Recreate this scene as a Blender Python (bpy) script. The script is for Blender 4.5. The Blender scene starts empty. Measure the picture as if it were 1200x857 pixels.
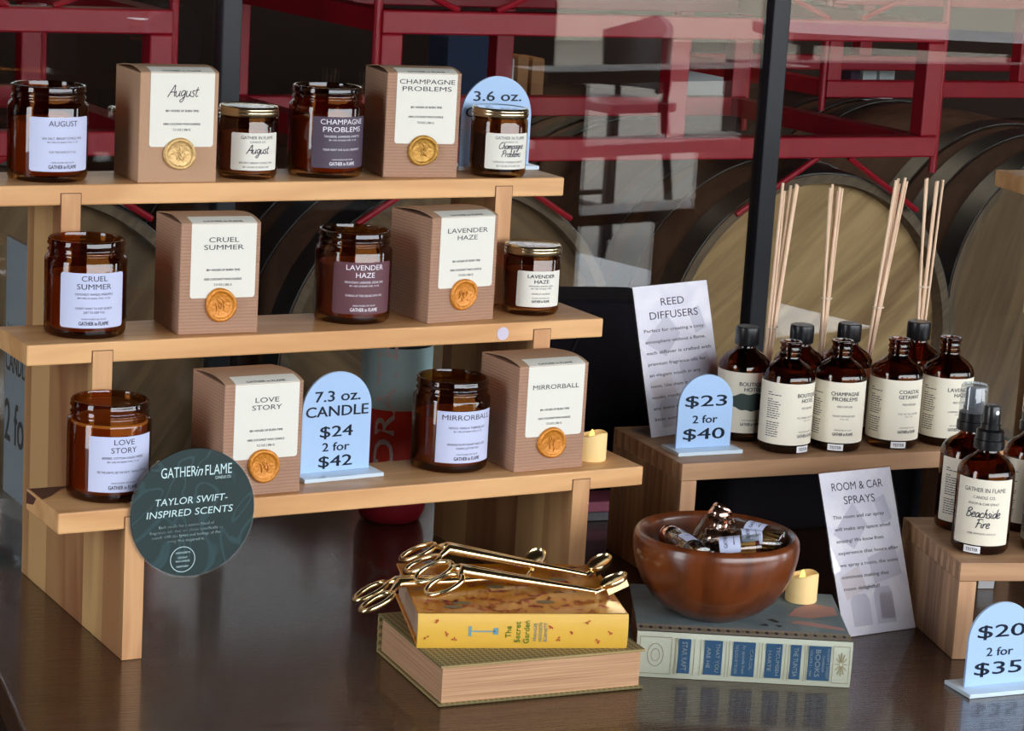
import bpy, bmesh, math, random
from mathutils import Vector, Matrix
random.seed(7)
PI = math.pi
sc = bpy.context.scene
COL = sc.collection

# ------------------------------------------------------------------ camera, sky, lights, exposure
cam_d = bpy.data.cameras.new('camera')
cam_d.sensor_fit = 'HORIZONTAL'
cam_d.sensor_width = 36.0
cam_d.lens = 2916.5 / 1200 * 36.0
cam_d.clip_start = 0.05
cam_d.clip_end = 200
cam_o = bpy.data.objects.new('camera', cam_d)
COL.objects.link(cam_o)
_r = Vector((0.8744, -0.4818, 0.0577)); _u = Vector((0.0496, 0.2071, 0.9771)); _f = Vector((0.4827, 0.8514, -0.2050))
m = Matrix.Identity(4)
for i in range(3):
    m[i][0] = _r[i]; m[i][1] = _u[i]; m[i][2] = -_f[i]
m.translation = Vector((-0.7218, -2.0887, 0.7635))
cam_o.matrix_world = m
sc.camera = cam_o

w = bpy.data.worlds.new('sky'); sc.world = w; w.use_nodes = True
w.node_tree.nodes['Background'].inputs[0].default_value = (0.90, 0.945, 1.0, 1)
w.node_tree.nodes['Background'].inputs[1].default_value = 8.0

def area(name, loc, target, sx, sy, power, color):
    d = bpy.data.lights.new(name, 'AREA'); d.shape = 'RECTANGLE'; d.size = sx; d.size_y = sy
    d.energy = power; d.color = color
    o = bpy.data.objects.new(name, d); COL.objects.link(o)
    o.location = loc
    o.rotation_euler = (Vector(target) - Vector(loc)).to_track_quat('-Z', 'Y').to_euler()
    return o
def portal(name, loc, target, sx, sy):
    o = area(name, loc, target, sx, sy, 1.0, (1, 1, 1)); o.data.cycles.is_portal = True
portal('front_opening', (2.95, -3.95, 0.70), (2.95, 0, 0.70), 8.4, 3.4)
portal('side_opening', (-2.55, -0.55, 0.65), (0, -0.55, 0.65), 0.9, 3.3)
area('barrel_room_fill', (1.8, 3.2, 1.6), (1.6, 2.2, 0.0), 1.6, 0.5, 9, (1.0, 0.86, 0.66))  # added fill to brighten the barrel heads; no lamp is known there

sc.view_settings.view_transform = 'Standard'
sc.view_settings.look = 'None'
sc.view_settings.exposure = 0.12
sc.view_settings.gamma = 1.0
sc.view_settings.use_curve_mapping = False
try:
    sc.cycles.use_denoising = True
    sc.cycles.max_bounces = 10
    sc.cycles.transparent_max_bounces = 40
    sc.cycles.caustics_reflective = False
    sc.cycles.sample_clamp_indirect = 6.0
except Exception:
    pass

# ------------------------------------------------------------------ materials
def srgb(r, g, b):
    f = lambda c: (c / 255 / 12.92) if c / 255 <= 0.04045 else ((c / 255 + 0.055) / 1.055) ** 2.4
    return (f(r), f(g), f(b), 1)

def new_mat(name):
    mt = bpy.data.materials.new(name); mt.use_nodes = True
    nt = mt.node_tree
    return mt, nt, nt.nodes['Principled BSDF'], nt.nodes['Material Output']

def plain(name, col, rough=0.5, metal=0.0, spec=0.5, noise=0.0, nscale=60, bump=0.0, coat=0.0, emit=None):
    mt, nt, b, out = new_mat(name)
    b.inputs['Base Color'].default_value = col
    b.inputs['Roughness'].default_value = rough
    b.inputs['Metallic'].default_value = metal
    b.inputs['Specular IOR Level'].default_value = spec
    b.inputs['Coat Weight'].default_value = coat
    if emit:
        b.inputs['Emission Color'].default_value = emit[0]; b.inputs['Emission Strength'].default_value = emit[1]
    if noise or bump:
        tc = nt.nodes.new('ShaderNodeTexCoord'); nz = nt.nodes.new('ShaderNodeTexNoise')
        nz.inputs['Scale'].default_value = nscale; nz.inputs['Detail'].default_value = 5
        nt.links.new(tc.outputs['Object'], nz.inputs['Vector'])
        if noise:
            mx = nt.nodes.new('ShaderNodeMix'); mx.data_type = 'RGBA'
            mx.inputs[6].default_value = tuple(c * (1 - noise) for c in col[:3]) + (1,)
            mx.inputs[7].default_value = tuple(min(1, c * (1 + noise)) for c in col[:3]) + (1,)
            nt.links.new(nz.outputs['Fac'], mx.inputs[0]); nt.links.new(mx.outputs[2], b.inputs['Base Color'])
        if bump:
            bp = nt.nodes.new('ShaderNodeBump'); bp.inputs['Strength'].default_value = bump; bp.inputs['Distance'].default_value = 0.002
            nt.links.new(nz.outputs['Fac'], bp.inputs['Height']); nt.links.new(bp.outputs['Normal'], b.inputs['Normal'])
    return mt

def wood(name, c1, c2, axis='X', rough=0.5, scale=14.0, stretch=14.0, strips=None, strip_axis='Y', strip_amt=0.35, spec=0.4, fine=0.25, bump=0.05, coat=0.0):
    """grain running along AXIS; STRIPS: width of glued staves counted along strip_axis"""
    mt, nt, b, out = new_mat(name)
    N, L = nt.nodes.new, nt.links.new
    tc = N('ShaderNodeTexCoord'); mp = N('ShaderNodeMapping')
    s = [scale * stretch / 6] * 3; s['XYZ'.index(axis)] = scale / 6
    mp.inputs['Scale'].default_value = s
    L(tc.outputs['Object'], mp.inputs['Vector'])
    src = mp.outputs['Vector']
    fac_strip = None
    if strips:
        sp = N('ShaderNodeSeparateXYZ'); L(tc.outputs['Object'], sp.inputs[0])
        d = N('ShaderNodeMath'); d.operation = 'DIVIDE'; d.inputs[1].default_value = strips
        L(sp.outputs['XYZ'.index(strip_axis)], d.inputs[0])
        nzz = N('ShaderNodeTexNoise'); nzz.noise_dimensions = '1D'; nzz.inputs['Scale'].default_value = 0.9
        fl = N('ShaderNodeMath'); fl.operation = 'FLOOR'
        L(d.outputs[0], fl.inputs[0])
        wn = N('ShaderNodeTexWhiteNoise'); wn.noise_dimensions = '1D'; L(fl.outputs[0], wn.inputs['W'])
        fac_strip = wn.outputs['Value']
        ad = N('ShaderNodeVectorMath'); ad.operation = 'ADD'
        cb = N('ShaderNodeCombineXYZ'); mu = N('ShaderNodeMath'); mu.operation = 'MULTIPLY'; mu.inputs[1].default_value = 37.0
        L(fac_strip, mu.inputs[0]); L(mu.outputs[0], cb.inputs[0]); L(mu.outputs[0], cb.inputs[1]); L(mu.outputs[0], cb.inputs[2])
        L(src, ad.inputs[0]); L(cb.outputs[0], ad.inputs[1]); src = ad.outputs[0]
    n1 = N('ShaderNodeTexNoise'); n1.inputs['Scale'].default_value = 1.0; n1.inputs['Detail'].default_value = 3; n1.inputs['Distortion'].default_value = 0.6
    L(src, n1.inputs['Vector'])
    wv = N('ShaderNodeMath'); wv.operation = 'MULTIPLY'; wv.inputs[1].default_value = 26.0; L(n1.outputs['Fac'], wv.inputs[0])
    sn = N('ShaderNodeMath'); sn.operation = 'SINE'; L(wv.outputs[0], sn.inputs[0])
    n2 = N('ShaderNodeTexNoise'); n2.inputs['Scale'].default_value = 9.0; n2.inputs['Detail'].default_value = 4
    L(src, n2.inputs['Vector'])
    a1 = N('ShaderNodeMath'); a1.operation = 'MULTIPLY_ADD'; a1.inputs[1].default_value = 0.22; a1.inputs[2].default_value = 0.5 - fine / 2; L(sn.outputs[0], a1.inputs[0])
    a2 = N('ShaderNodeMath'); a2.operation = 'MULTIPLY_ADD'; a2.inputs[1].default_value = fine; L(n2.outputs['Fac'], a2.inputs[0]); L(a1.outputs[0], a2.inputs[2])
    res = a2.outputs[0]
    if fac_strip is not None:
        a3 = N('ShaderNodeMath'); a3.operation = 'MULTIPLY_ADD'; a3.inputs[1].default_value = strip_amt * 2; a3.inputs[2].default_value = -strip_amt
        L(fac_strip, a3.inputs[0])
        a4 = N('ShaderNodeMath'); a4.operation = 'ADD'; L(a3.outputs[0], a4.inputs[0]); L(res, a4.inputs[1]); res = a4.outputs[0]
    mx = N('ShaderNodeMix'); mx.data_type = 'RGBA'; mx.inputs[6].default_value = c1; mx.inputs[7].default_value = c2
    L(res, mx.inputs[0]); L(mx.outputs[2], b.inputs['Base Color'])
    b.inputs['Roughness'].default_value = rough; b.inputs['Specular IOR Level'].default_value = spec
    b.inputs['Coat Weight'].default_value = coat; b.inputs['Coat Roughness'].default_value = 0.1
    if bump:
        bp = N('ShaderNodeBump'); bp.inputs['Strength'].default_value = bump; bp.inputs['Distance'].default_value = 0.002
        L(n2.outputs['Fac'], bp.inputs['Height']); L(bp.outputs['Normal'], b.inputs['Normal'])
    return mt

def clear(name, tint, f0=0.045, rough=0.0, edge=None, gloss=(1, 1, 1, 1), haze=0.0, haze_col=(0.8, 0.85, 0.9, 1)):
    """thin-walled glass: tinted see-through with an angle-dependent mirror coat"""
    mt, nt, b, out = new_mat(name)
    nt.nodes.remove(b)
    N, L = nt.nodes.new, nt.links.new
    tr = N('ShaderNodeBsdfTransparent'); tr.inputs[0].default_value = tint
    gl = N('ShaderNodeBsdfGlossy'); gl.inputs['Color'].default_value = gloss; gl.inputs['Roughness'].default_value = rough
    lw = N('ShaderNodeLayerWeight'); lw.inputs['Blend'].default_value = 0.5
    p = N('ShaderNodeMath'); p.operation = 'POWER'; p.inputs[1].default_value = 5.0
    L(lw.outputs['Facing'], p.inputs[0])
    ma = N('ShaderNodeMath'); ma.operation = 'MULTIPLY_ADD'; ma.inputs[1].default_value = (1 - f0) * 0.85; ma.inputs[2].default_value = f0
    L(p.outputs[0], ma.inputs[0])
    base = tr.outputs[0]
    if edge:
        p2 = N('ShaderNodeMath'); p2.operation = 'POWER'; p2.inputs[1].default_value = 3.0; L(lw.outputs['Facing'], p2.inputs[0])
        mx = N('ShaderNodeMix'); mx.data_type = 'RGBA'; mx.inputs[6].default_value = tint; mx.inputs[7].default_value = edge
        L(p2.outputs[0], mx.inputs[0]); L(mx.outputs[2], tr.inputs[0])
    if haze:
        df = N('ShaderNodeBsdfDiffuse'); df.inputs[0].default_value = haze_col
        m0 = N('ShaderNodeMixShader'); m0.inputs[0].default_value = haze; L(base, m0.inputs[1]); L(df.outputs[0], m0.inputs[2]); base = m0.outputs[0]
    ms = N('ShaderNodeMixShader'); L(ma.outputs[0], ms.inputs[0]); L(base, ms.inputs[1]); L(gl.outputs[0], ms.inputs[2])
    L(ms.outputs[0], out.inputs['Surface'])
    return mt

def ribbed(name, col, period=0.0032, amt=0.10, rough=0.75, axis=2):
    """kraft card with the faint ribs of its corrugation"""
    mt, nt, b, out = new_mat(name)
    N, L = nt.nodes.new, nt.links.new
    tc = N('ShaderNodeTexCoord'); sp = N('ShaderNodeSeparateXYZ'); L(tc.outputs['Object'], sp.inputs[0])
    mu = N('ShaderNodeMath'); mu.operation = 'MULTIPLY'; mu.inputs[1].default_value = 2 * PI / period; L(sp.outputs[axis], mu.inputs[0])
    sn = N('ShaderNodeMath'); sn.operation = 'SINE'; L(mu.outputs[0], sn.inputs[0])
    nz = N('ShaderNodeTexNoise'); nz.inputs['Scale'].default_value = 300; nz.inputs['Detail'].default_value = 4; L(tc.outputs['Object'], nz.inputs['Vector'])
    a = N('ShaderNodeMath'); a.operation = 'MULTIPLY_ADD'; a.inputs[1].default_value = 0.5 * amt / 0.2; a.inputs[2].default_value = 0.25; L(sn.outputs[0], a.inputs[0])
    a2 = N('ShaderNodeMath'); a2.operation = 'MULTIPLY_ADD'; a2.inputs[1].default_value = 0.5; L(nz.outputs['Fac'], a2.inputs[0]); L(a.outputs[0], a2.inputs[2])
    mx = N('ShaderNodeMix'); mx.data_type = 'RGBA'
    mx.inputs[6].default_value = tuple(c * 0.86 for c in col[:3]) + (1,); mx.inputs[7].default_value = tuple(c * 1.12 for c in col[:3]) + (1,)
    L(a2.outputs[0], mx.inputs[0]); L(mx.outputs[2], b.inputs['Base Color'])
    bp = N('ShaderNodeBump'); bp.inputs['Strength'].default_value = 0.25; bp.inputs['Distance'].default_value = 0.0006
    L(sn.outputs[0], bp.inputs['Height']); L(bp.outputs['Normal'], b.inputs['Normal'])
    b.inputs['Roughness'].default_value = rough; b.inputs['Specular IOR Level'].default_value = 0.2
    return mt

M = {}
M['maple'] = wood('maple', srgb(238, 188, 130), srgb(196, 138, 86), 'X', rough=0.42, scale=11, stretch=7, fine=0.35)
M['panel'] = wood('panel_staves', srgb(204, 162, 108), srgb(148, 98, 64), 'Z', rough=0.5, scale=6, stretch=8, strips=0.055, strip_amt=0.5, fine=0.2)
M['oak'] = wood('beech', srgb(200, 158, 118), srgb(164, 120, 86), 'X', rough=0.5, scale=14, stretch=12, fine=0.3)
M['oakside'] = wood('beech_side', srgb(190, 152, 114), srgb(138, 104, 78), 'Z', rough=0.55, scale=20, strips=0.021, strip_amt=0.32, fine=0.35)
M['oakend'] = wood('beech_end', srgb(178, 140, 104), srgb(120, 90, 68), 'Z', rough=0.6, scale=30, stretch=4)
M['table'] = wood('stained_table', srgb(84, 50, 27), srgb(48, 27, 14), 'X', rough=0.17, coat=0.5, scale=16, stretch=22, spec=0.5, fine=0.7, bump=0.5)
M['tableleg'] = wood('stained_leg', srgb(58, 36, 24), srgb(38, 24, 16), 'Z', rough=0.4)
M['bowl'] = wood('bowl_wood', srgb(124, 62, 26), srgb(68, 30, 13), 'Z', rough=0.28, scale=16, stretch=7, spec=0.5, fine=0.45, coat=0.3)
M['barrelhead'] = wood('oak_head', srgb(206, 168, 116), srgb(136, 100, 64), 'Y', rough=0.75, scale=6, stretch=9, strips=0.085, strip_axis='X', strip_amt=0.15, fine=0.7)
M['stave'] = wood('oak_stave', srgb(120, 84, 62), srgb(84, 56, 42), 'Y', rough=0.7, scale=6, stretch=10)
M['barrelheaddark'] = wood('dim_oak_head', srgb(138, 108, 74), srgb(84, 62, 42), 'Y', rough=0.75, scale=6, stretch=9, strips=0.085, strip_axis='X', strip_amt=0.15, fine=0.7)  # darker copy of the oak head, dimmer light put into its colour
M['hoop'] = plain('hoop_steel', srgb(92, 90, 88), 0.42, 0.85, noise=0.25, nscale=25)
M['rack'] = plain('red_rack_paint', srgb(166, 10, 34), 0.38, noise=0.12, nscale=30)
M['mullion'] = plain('black_steel', srgb(15, 18, 25), 0.4, spec=0.35)
M['floor'] = plain('concrete', srgb(128, 120, 108), 0.6, noise=0.15, nscale=3)
M['floord'] = wood('dark_plank_floor', srgb(84, 70, 58), srgb(56, 46, 40), 'X', rough=0.6, scale=4, strips=0.16, strip_axis='Y')
M['wallp'] = plain('plaster', srgb(205, 196, 178), 0.8, noise=0.05, nscale=4)
M['walld'] = plain('dark_wall', srgb(62, 40, 30), 0.8, noise=0.25, nscale=5)
M['ceil'] = plain('dark_ceiling', srgb(58, 46, 38), 0.85)
M['pane'] = clear('window_glass', (0.93, 0.95, 0.95, 1), f0=0.05)
M['sleeve'] = clear('clear_sleeve_plastic', (0.98, 0.98, 0.98, 1), f0=0.03)
M['acryl'] = clear('acrylic', (0.95, 0.97, 0.97, 1), f0=0.05, edge=(0.65, 0.75, 0.78, 1), haze=0.03)
M['plastic'] = clear('clear_plastic', (0.9, 0.92, 0.93, 1), f0=0.06, haze=0.10)
M['vial'] = clear('vial_glass', (0.93, 0.94, 0.93, 1), f0=0.06, edge=(0.55, 0.55, 0.52, 1))
M['amber'] = clear('amber_glass', (0.625, 0.365, 0.155, 1), f0=0.045, edge=(0.26, 0.11, 0.03, 1))
M['amberb'] = clear('amber_bottle_glass', (0.55, 0.30, 0.13, 1), f0=0.045, edge=(0.10, 0.035, 0.015, 1))
M['wax'] = plain('cream_wax', srgb(236, 222, 200), 0.5)
M['ivory'] = plain('ivory_wax', srgb(248, 216, 150), 0.5, emit=((1.0, 0.72, 0.32, 1), 0.10))
M['flame'] = plain('flame_tip', srgb(255, 214, 90), 0.4, emit=((1.0, 0.72, 0.2, 1), 1.2))
M['wick'] = plain('wick', srgb(220, 205, 180), 0.9)
M['liquid'] = plain('fragrance_oil', srgb(48, 22, 8), 0.05)
M['kraft'] = ribbed('kraft_ribbed', srgb(172, 134, 110))
M['kraftp'] = plain('kraft_plain', srgb(184, 146, 116), 0.8, noise=0.07, nscale=350, spec=0.2)
M['card'] = plain('label_paper', srgb(232, 229, 217), 0.7, noise=0.02, nscale=500, spec=0.3)
M['paleblue'] = plain('label_blue_white', srgb(202, 208, 236), 0.6, spec=0.3)
M['plum'] = plain('label_plum', srgb(74, 60, 76), 0.55)
M['maroon'] = plain('label_maroon', srgb(98, 58, 66), 0.55)
M['cream'] = plain('label_cream', srgb(236, 228, 208), 0.65, spec=0.3)
M['white'] = plain('white_paper', srgb(240, 240, 240), 0.6)
M['ink'] = plain('ink_dark', srgb(46, 42, 58), 0.7)
M['inkg'] = plain('ink_grey', srgb(112, 108, 112), 0.7)
M['inkw'] = plain('ink_white', srgb(236, 232, 240), 0.6)
M['navy'] = plain('ink_navy', srgb(24, 44, 70), 0.5)
M['sign'] = plain('powder_blue_acrylic', srgb(172, 202, 238), 0.25, spec=0.5)
M['signbase'] = plain('pale_acrylic_base', srgb(206, 224, 236), 0.15, spec=0.6)
M['gold'] = plain('polished_gold', (0.95, 0.74, 0.40, 1), 0.2, 1.0)
M['brass'] = plain('brass_lid', (0.78, 0.66, 0.42, 1), 0.22, 1.0)
M['lidtop'] = plain('sky_sheen_lid_top', (0.86, 0.90, 0.92, 1), 0.24, 1.0)  # paler than the brass: sky reflection put into the lid top colour
M['rose'] = plain('rose_gold_cap', (0.80, 0.50, 0.38, 1), 0.16, 1.0)
M['sealpale'] = plain('wax_seal_pale_gold', srgb(206, 168, 108), 0.38, 0.35, noise=0.2, nscale=260, bump=0.6)
M['sealgold'] = plain('wax_seal_gold', srgb(178, 130, 50), 0.36, 0.4, noise=0.25, nscale=260, bump=0.6)
M['sealamber'] = plain('wax_seal_amber', srgb(206, 130, 40), 0.36, 0.25, noise=0.2, nscale=260, bump=0.6)
M['blackplastic'] = plain('black_plastic', srgb(18, 18, 20), 0.3)
M['pump'] = plain('blue_black_pump', srgb(34, 42, 56), 0.35)
M['reed'] = wood('rattan', srgb(238, 208, 178), srgb(214, 176, 144), 'Z', rough=0.7, scale=40)
M['band'] = plain('clear_band', srgb(226, 206, 186), 0.5)
M['bag'] = plain('black_padding', srgb(22, 18, 24), 0.85, noise=0.2, nscale=120, bump=0.3, spec=0.2)
M['seam'] = plain('seam_black', srgb(10, 8, 12), 0.8)
M['grey'] = plain('grey_disc', srgb(86, 88, 90), 0.5)
M['pink'] = plain('dusty_pink', srgb(196, 110, 134), 0.6)
M['greyfab'] = plain('grey_card', srgb(120, 118, 122), 0.7, noise=0.3, nscale=200)
M['teal'] = plain('frosted_teal', srgb(196, 230, 230), 0.4)
M['red'] = plain('tomato_red', srgb(226, 62, 46), 0.4)
M['redrub'] = plain('red_rubber_base', srgb(150, 26, 40), 0.45)
M['tumtext'] = plain('tumbler_print', srgb(228, 214, 214), 0.5)
M['lilac'] = plain('lilac_dot', srgb(206, 196, 214), 0.7)
M['pages'] = plain('pages', srgb(216, 186, 150), 0.85, spec=0.2)
M['pagesd'] = plain('pages_grey', srgb(176, 150, 128), 0.85, spec=0.2)
M['leaf'] = plain('brush_green', srgb(58, 74, 68), 0.7)
M['sage'] = plain('sage_cloth', srgb(180, 184, 164), 0.6, noise=0.05, nscale=200)
M['bluelbl'] = plain('spine_blue', srgb(28, 70, 102), 0.5, noise=0.2, nscale=150)
M['silverink'] = plain('silver_foil', srgb(158, 172, 174), 0.4, 0.3)
M['goldink'] = plain('gold_foil', srgb(150, 138, 100), 0.4, 0.4)
M['brownband'] = plain('brown_band', srgb(150, 138, 122), 0.7, noise=0.2, nscale=200)
M['rosefig'] = plain('rose_print', srgb(186, 138, 128), 0.7, noise=0.1, nscale=60)
M['darkfig'] = plain('dark_print', srgb(50, 46, 46), 0.7)
M['yellow'] = plain('yellow_cloth', srgb(224, 176, 66), 0.5, noise=0.04, nscale=100)
M['rustink'] = plain('rust_print', srgb(176, 72, 30), 0.6)
M['pinkink'] = plain('coral_print', srgb(214, 96, 84), 0.6)
M['greyink'] = plain('greybrown_print', srgb(140, 120, 84), 0.6)
M['greenink'] = plain('green_print', srgb(100, 140, 40), 0.6)
M['blueink'] = plain('blue_print', srgb(110, 150, 160), 0.6)
M['stool'] = plain('dark_stool', srgb(44, 30, 24), 0.45)
M['boxwhite'] = plain('carton_white', srgb(214, 218, 218), 0.6)
M['boxbrown'] = plain('carton_brown', srgb(176, 124, 80), 0.7)
M['boxred'] = plain('carton_red', srgb(176, 30, 44), 0.6)
M['boxplum'] = plain('carton_plum', srgb(70, 44, 70), 0.6)
M['boxnavy'] = plain('navy_cloth', srgb(36, 52, 84), 0.8)
M['poster'] = plain('poster_ghost', srgb(212, 210, 224), 0.3)
M['ghostd'] = plain('poster_ghost_grey', srgb(211, 208, 222), 0.3)
M['ghostw'] = plain('poster_ghost_warm', srgb(228, 218, 224), 0.3)
M['ghosto'] = plain('poster_ghost_orange', srgb(222, 176, 150), 0.3)
M['walnut'] = plain('walnut_knot', srgb(92, 56, 44), 0.5, noise=0.3, nscale=120)

def _mottled(name, c1, c2, scale, rough=0.35, dist=1.5, c3=None):
    mt, nt, b, out = new_mat(name); N, L = nt.nodes.new, nt.links.new
    tc = N('ShaderNodeTexCoord'); nz = N('ShaderNodeTexNoise'); nz.inputs['Scale'].default_value = scale; nz.inputs['Detail'].default_value = 3; nz.inputs['Distortion'].default_value = dist
    L(tc.outputs['Object'], nz.inputs['Vector'])
    cr = N('ShaderNodeValToRGB'); cr.color_ramp.elements[0].position = 0.38; cr.color_ramp.elements[1].position = 0.62
    cr.color_ramp.elements[0].color = c1; cr.color_ramp.elements[1].color = c2
    L(nz.outputs['Fac'], cr.inputs[0]); L(cr.outputs[0], b.inputs['Base Color']); b.inputs['Roughness'].default_value = rough
    return mt
M['postercard'] = _mottled('poster_card', srgb(232, 229, 242), srgb(246, 243, 250), 22, 0.35)
M['bluecover'] = _mottled('slate_cover', srgb(108, 124, 128), srgb(126, 138, 138), 20, 0.6)
M['orangecover'] = _mottled('ochre_cover', srgb(222, 142, 24), srgb(204, 118, 18), 30, 0.24)

def marble(name):
    mt, nt, b, out = new_mat(name); N, L = nt.nodes.new, nt.links.new
    tc = N('ShaderNodeTexCoord'); mp = N('ShaderNodeMapping'); mp.inputs['Scale'].default_value = (1, 1, 1.0)
    L(tc.outputs['Object'], mp.inputs[0])
    nz = N('ShaderNodeTexNoise'); nz.inputs['Scale'].default_value = 11; nz.inputs['Detail'].default_value = 1.5; nz.inputs['Distortion'].default_value = 1.8
    L(mp.outputs[0], nz.inputs['Vector'])
    mu = N('ShaderNodeMath'); mu.operation = 'MULTIPLY'; mu.inputs[1].default_value = 46; L(nz.outputs['Fac'], mu.inputs[0])
    sn = N('ShaderNodeMath'); sn.operation = 'SINE'; L(mu.outputs[0], sn.inputs[0])
    cr = N('ShaderNodeValToRGB'); cr.color_ramp.elements[0].position = 0.62; cr.color_ramp.elements[1].position = 1.0
    cr.color_ramp.elements[0].color = srgb(6, 38, 38); cr.color_ramp.elements[1].color = srgb(32, 64, 66)
    L(sn.outputs[0], cr.inputs[0]); L(cr.outputs[0], b.inputs['Base Color']); b.inputs['Roughness'].default_value = 0.5
    return mt
M['marble'] = marble('green_marble_print')

def weave(name):
    mt, nt, b, out = new_mat(name); N, L = nt.nodes.new, nt.links.new
    tc = N('ShaderNodeTexCoord'); mp = N('ShaderNodeMapping'); mp.inputs['Rotation'].default_value = (0, 0, 0.785); L(tc.outputs['Object'], mp.inputs[0])
    ck = N('ShaderNodeTexChecker'); ck.inputs['Scale'].default_value = 260; L(mp.outputs[0], ck.inputs[0])
    ck.inputs[1].default_value = srgb(164, 142, 94); ck.inputs[2].default_value = srgb(112, 102, 64)
    L(ck.outputs[0], b.inputs['Base Color']); b.inputs['Roughness'].default_value = 0.85
    return mt
M['weave'] = weave('olive_weave')

def pagelines(name, c1, c2):
    mt, nt, b, out = new_mat(name); N, L = nt.nodes.new, nt.links.new
    tc = N('ShaderNodeTexCoord'); mp = N('ShaderNodeMapping'); mp.inputs['Scale'].default_value = (6, 6, 900); L(tc.outputs['Object'], mp.inputs[0])
    nz = N('ShaderNodeTexNoise'); nz.inputs['Scale'].default_value = 1; nz.inputs['Detail'].default_value = 4; L(mp.outputs[0], nz.inputs['Vector'])
    cr = N('ShaderNodeValToRGB'); cr.color_ramp.elements[0].position = 0.3; cr.color_ramp.elements[1].position = 0.65
    cr.color_ramp.elements[0].color = c1; cr.color_ramp.elements[1].color = c2
    L(nz.outputs['Fac'], cr.inputs[0]); L(cr.outputs[0], b.inputs['Base Color']); b.inputs['Roughness'].default_value = 0.85
    b.inputs['Specular IOR Level'].default_value = 0.2
    return mt
M['pagestack'] = pagelines('old_page_edges', srgb(164, 120, 88), srgb(208, 166, 128))
M['pagestackd'] = pagelines('page_edges', srgb(150, 124, 104), srgb(198, 168, 142))

# ------------------------------------------------------------------ mesh helpers
class MB:
    def __init__(s): s.v = []; s.f = []; s.m = []
    def add(s, vs, fs, mi=0, T=None):
        o = len(s.v)
        for p in vs:
            p = Vector(p)
            s.v.append(tuple(T @ p) if T is not None else tuple(p))
        for f in fs: s.f.append(tuple(i + o for i in f)); s.m.append(mi)
        return s
    def box(s, a, b, mi=0, T=None):
        x0, y0, z0 = a; x1, y1, z1 = b
        vs = [(x0, y0, z0), (x1, y0, z0), (x1, y1, z0), (x0, y1, z0), (x0, y0, z1), (x1, y0, z1), (x1, y1, z1), (x0, y1, z1)]
        return s.add(vs, [(0, 3, 2, 1), (4, 5, 6, 7), (0, 1, 5, 4), (1, 2, 6, 5), (2, 3, 7, 6), (3, 0, 4, 7)], mi, T)
    def prism(s, pts, h0, h1, axis='Z', mi=0, T=None):
        """polygon pts (2-D, counter-clockwise) swept along axis from h0 to h1"""
        n = len(pts)
        def P(p, h):
            if axis == 'Z': return (p[0], p[1], h)
            if axis == 'Y': return (p[0], h, p[1])
            return (h, p[0], p[1])
        vs = [P(p, h0) for p in pts] + [P(p, h1) for p in pts]
        fs = [tuple(range(n - 1, -1, -1)), tuple(range(n, 2 * n))] + [(i, (i + 1) % n, n + (i + 1) % n, n + i) for i in range(n)]
        return s.add(vs, fs, mi, T)
    def lathe(s, prof, n=48, mi=0, T=None, wob=None):
        vs = []; fs = []
        k = len(prof)
        for i in range(n):
            a = 2 * PI * i / n
            for r, z in prof:
                q = r * (wob(a, r) if wob else 1)
                vs.append((q * math.cos(a), q * math.sin(a), z))
        for i in range(n):
            j = (i + 1) % n
            for t in range(k - 1):
                if prof[t][0] < 1e-7 and prof[t + 1][0] < 1e-7: continue
                if prof[t][0] < 1e-7: fs.append((i * k + t, j * k + t + 1, i * k + t + 1))
                elif prof[t + 1][0] < 1e-7: fs.append((i * k + t, j * k + t, i * k + t + 1))
                else: fs.append((i * k + t, j * k + t, j * k + t + 1, i * k + t + 1))
        return s.add(vs, fs, mi, T)
    def tube(s, pts, r, n=8, mi=0, T=None, closed=False, flat=1.0, up=(0, 0, 1)):
        """tube through pts; r number or list; flat squashes it along the up direction"""
        pts = [Vector(p) for p in pts]; k = len(pts)
        rr = r if isinstance(r, (list, tuple)) else [r] * k
        vs = []; fs = []; upv = Vector(up)
        for i in range(k):
            if closed: d = pts[(i + 1) % k] - pts[i - 1]
            else: d = pts[min(i + 1, k - 1)] - pts[max(i - 1, 0)]
            d.normalize()
            sd = d.cross(upv)
            if sd.length < 1e-4: sd = d.cross(Vector((1, 0, 0)))
            sd.normalize(); u2 = sd.cross(d).normalized()
            for j in range(n):
                a = 2 * PI * j / n
                vs.append(pts[i] + sd * (rr[i] * math.cos(a)) + u2 * (rr[i] * flat * math.sin(a)))
        m_ = k if closed else k - 1
        for i in range(m_):
            i2 = (i + 1) % k
            for j in range(n):
                j2 = (j + 1) % n
                fs.append((i * n + j, i * n + j2, i2 * n + j2, i2 * n + j))
        if not closed:
            fs.append(tuple(range(n - 1, -1, -1))); fs.append(tuple((k - 1) * n + j for j in range(n)))
        return s.add(vs, fs, mi, T)
    def mesh(s, name, mats, smooth=None):
        me = bpy.data.meshes.new(name)
        me.from_pydata(s.v, [], s.f)
        for mt in (mats if isinstance(mats, (list, tuple)) else [mats]): me.materials.append(M[mt] if isinstance(mt, str) else mt)
        for p, mi in zip(me.polygons, s.m): p.material_index = mi
        bm = bmesh.new(); bm.from_mesh(me); bmesh.ops.recalc_face_normals(bm, faces=bm.faces); bm.to_mesh(me); bm.free()
        if smooth:
            for p in me.polygons: p.use_smooth = True
            me.set_sharp_from_angle(angle=math.radians(smooth))
        me.update()
        return me

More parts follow.
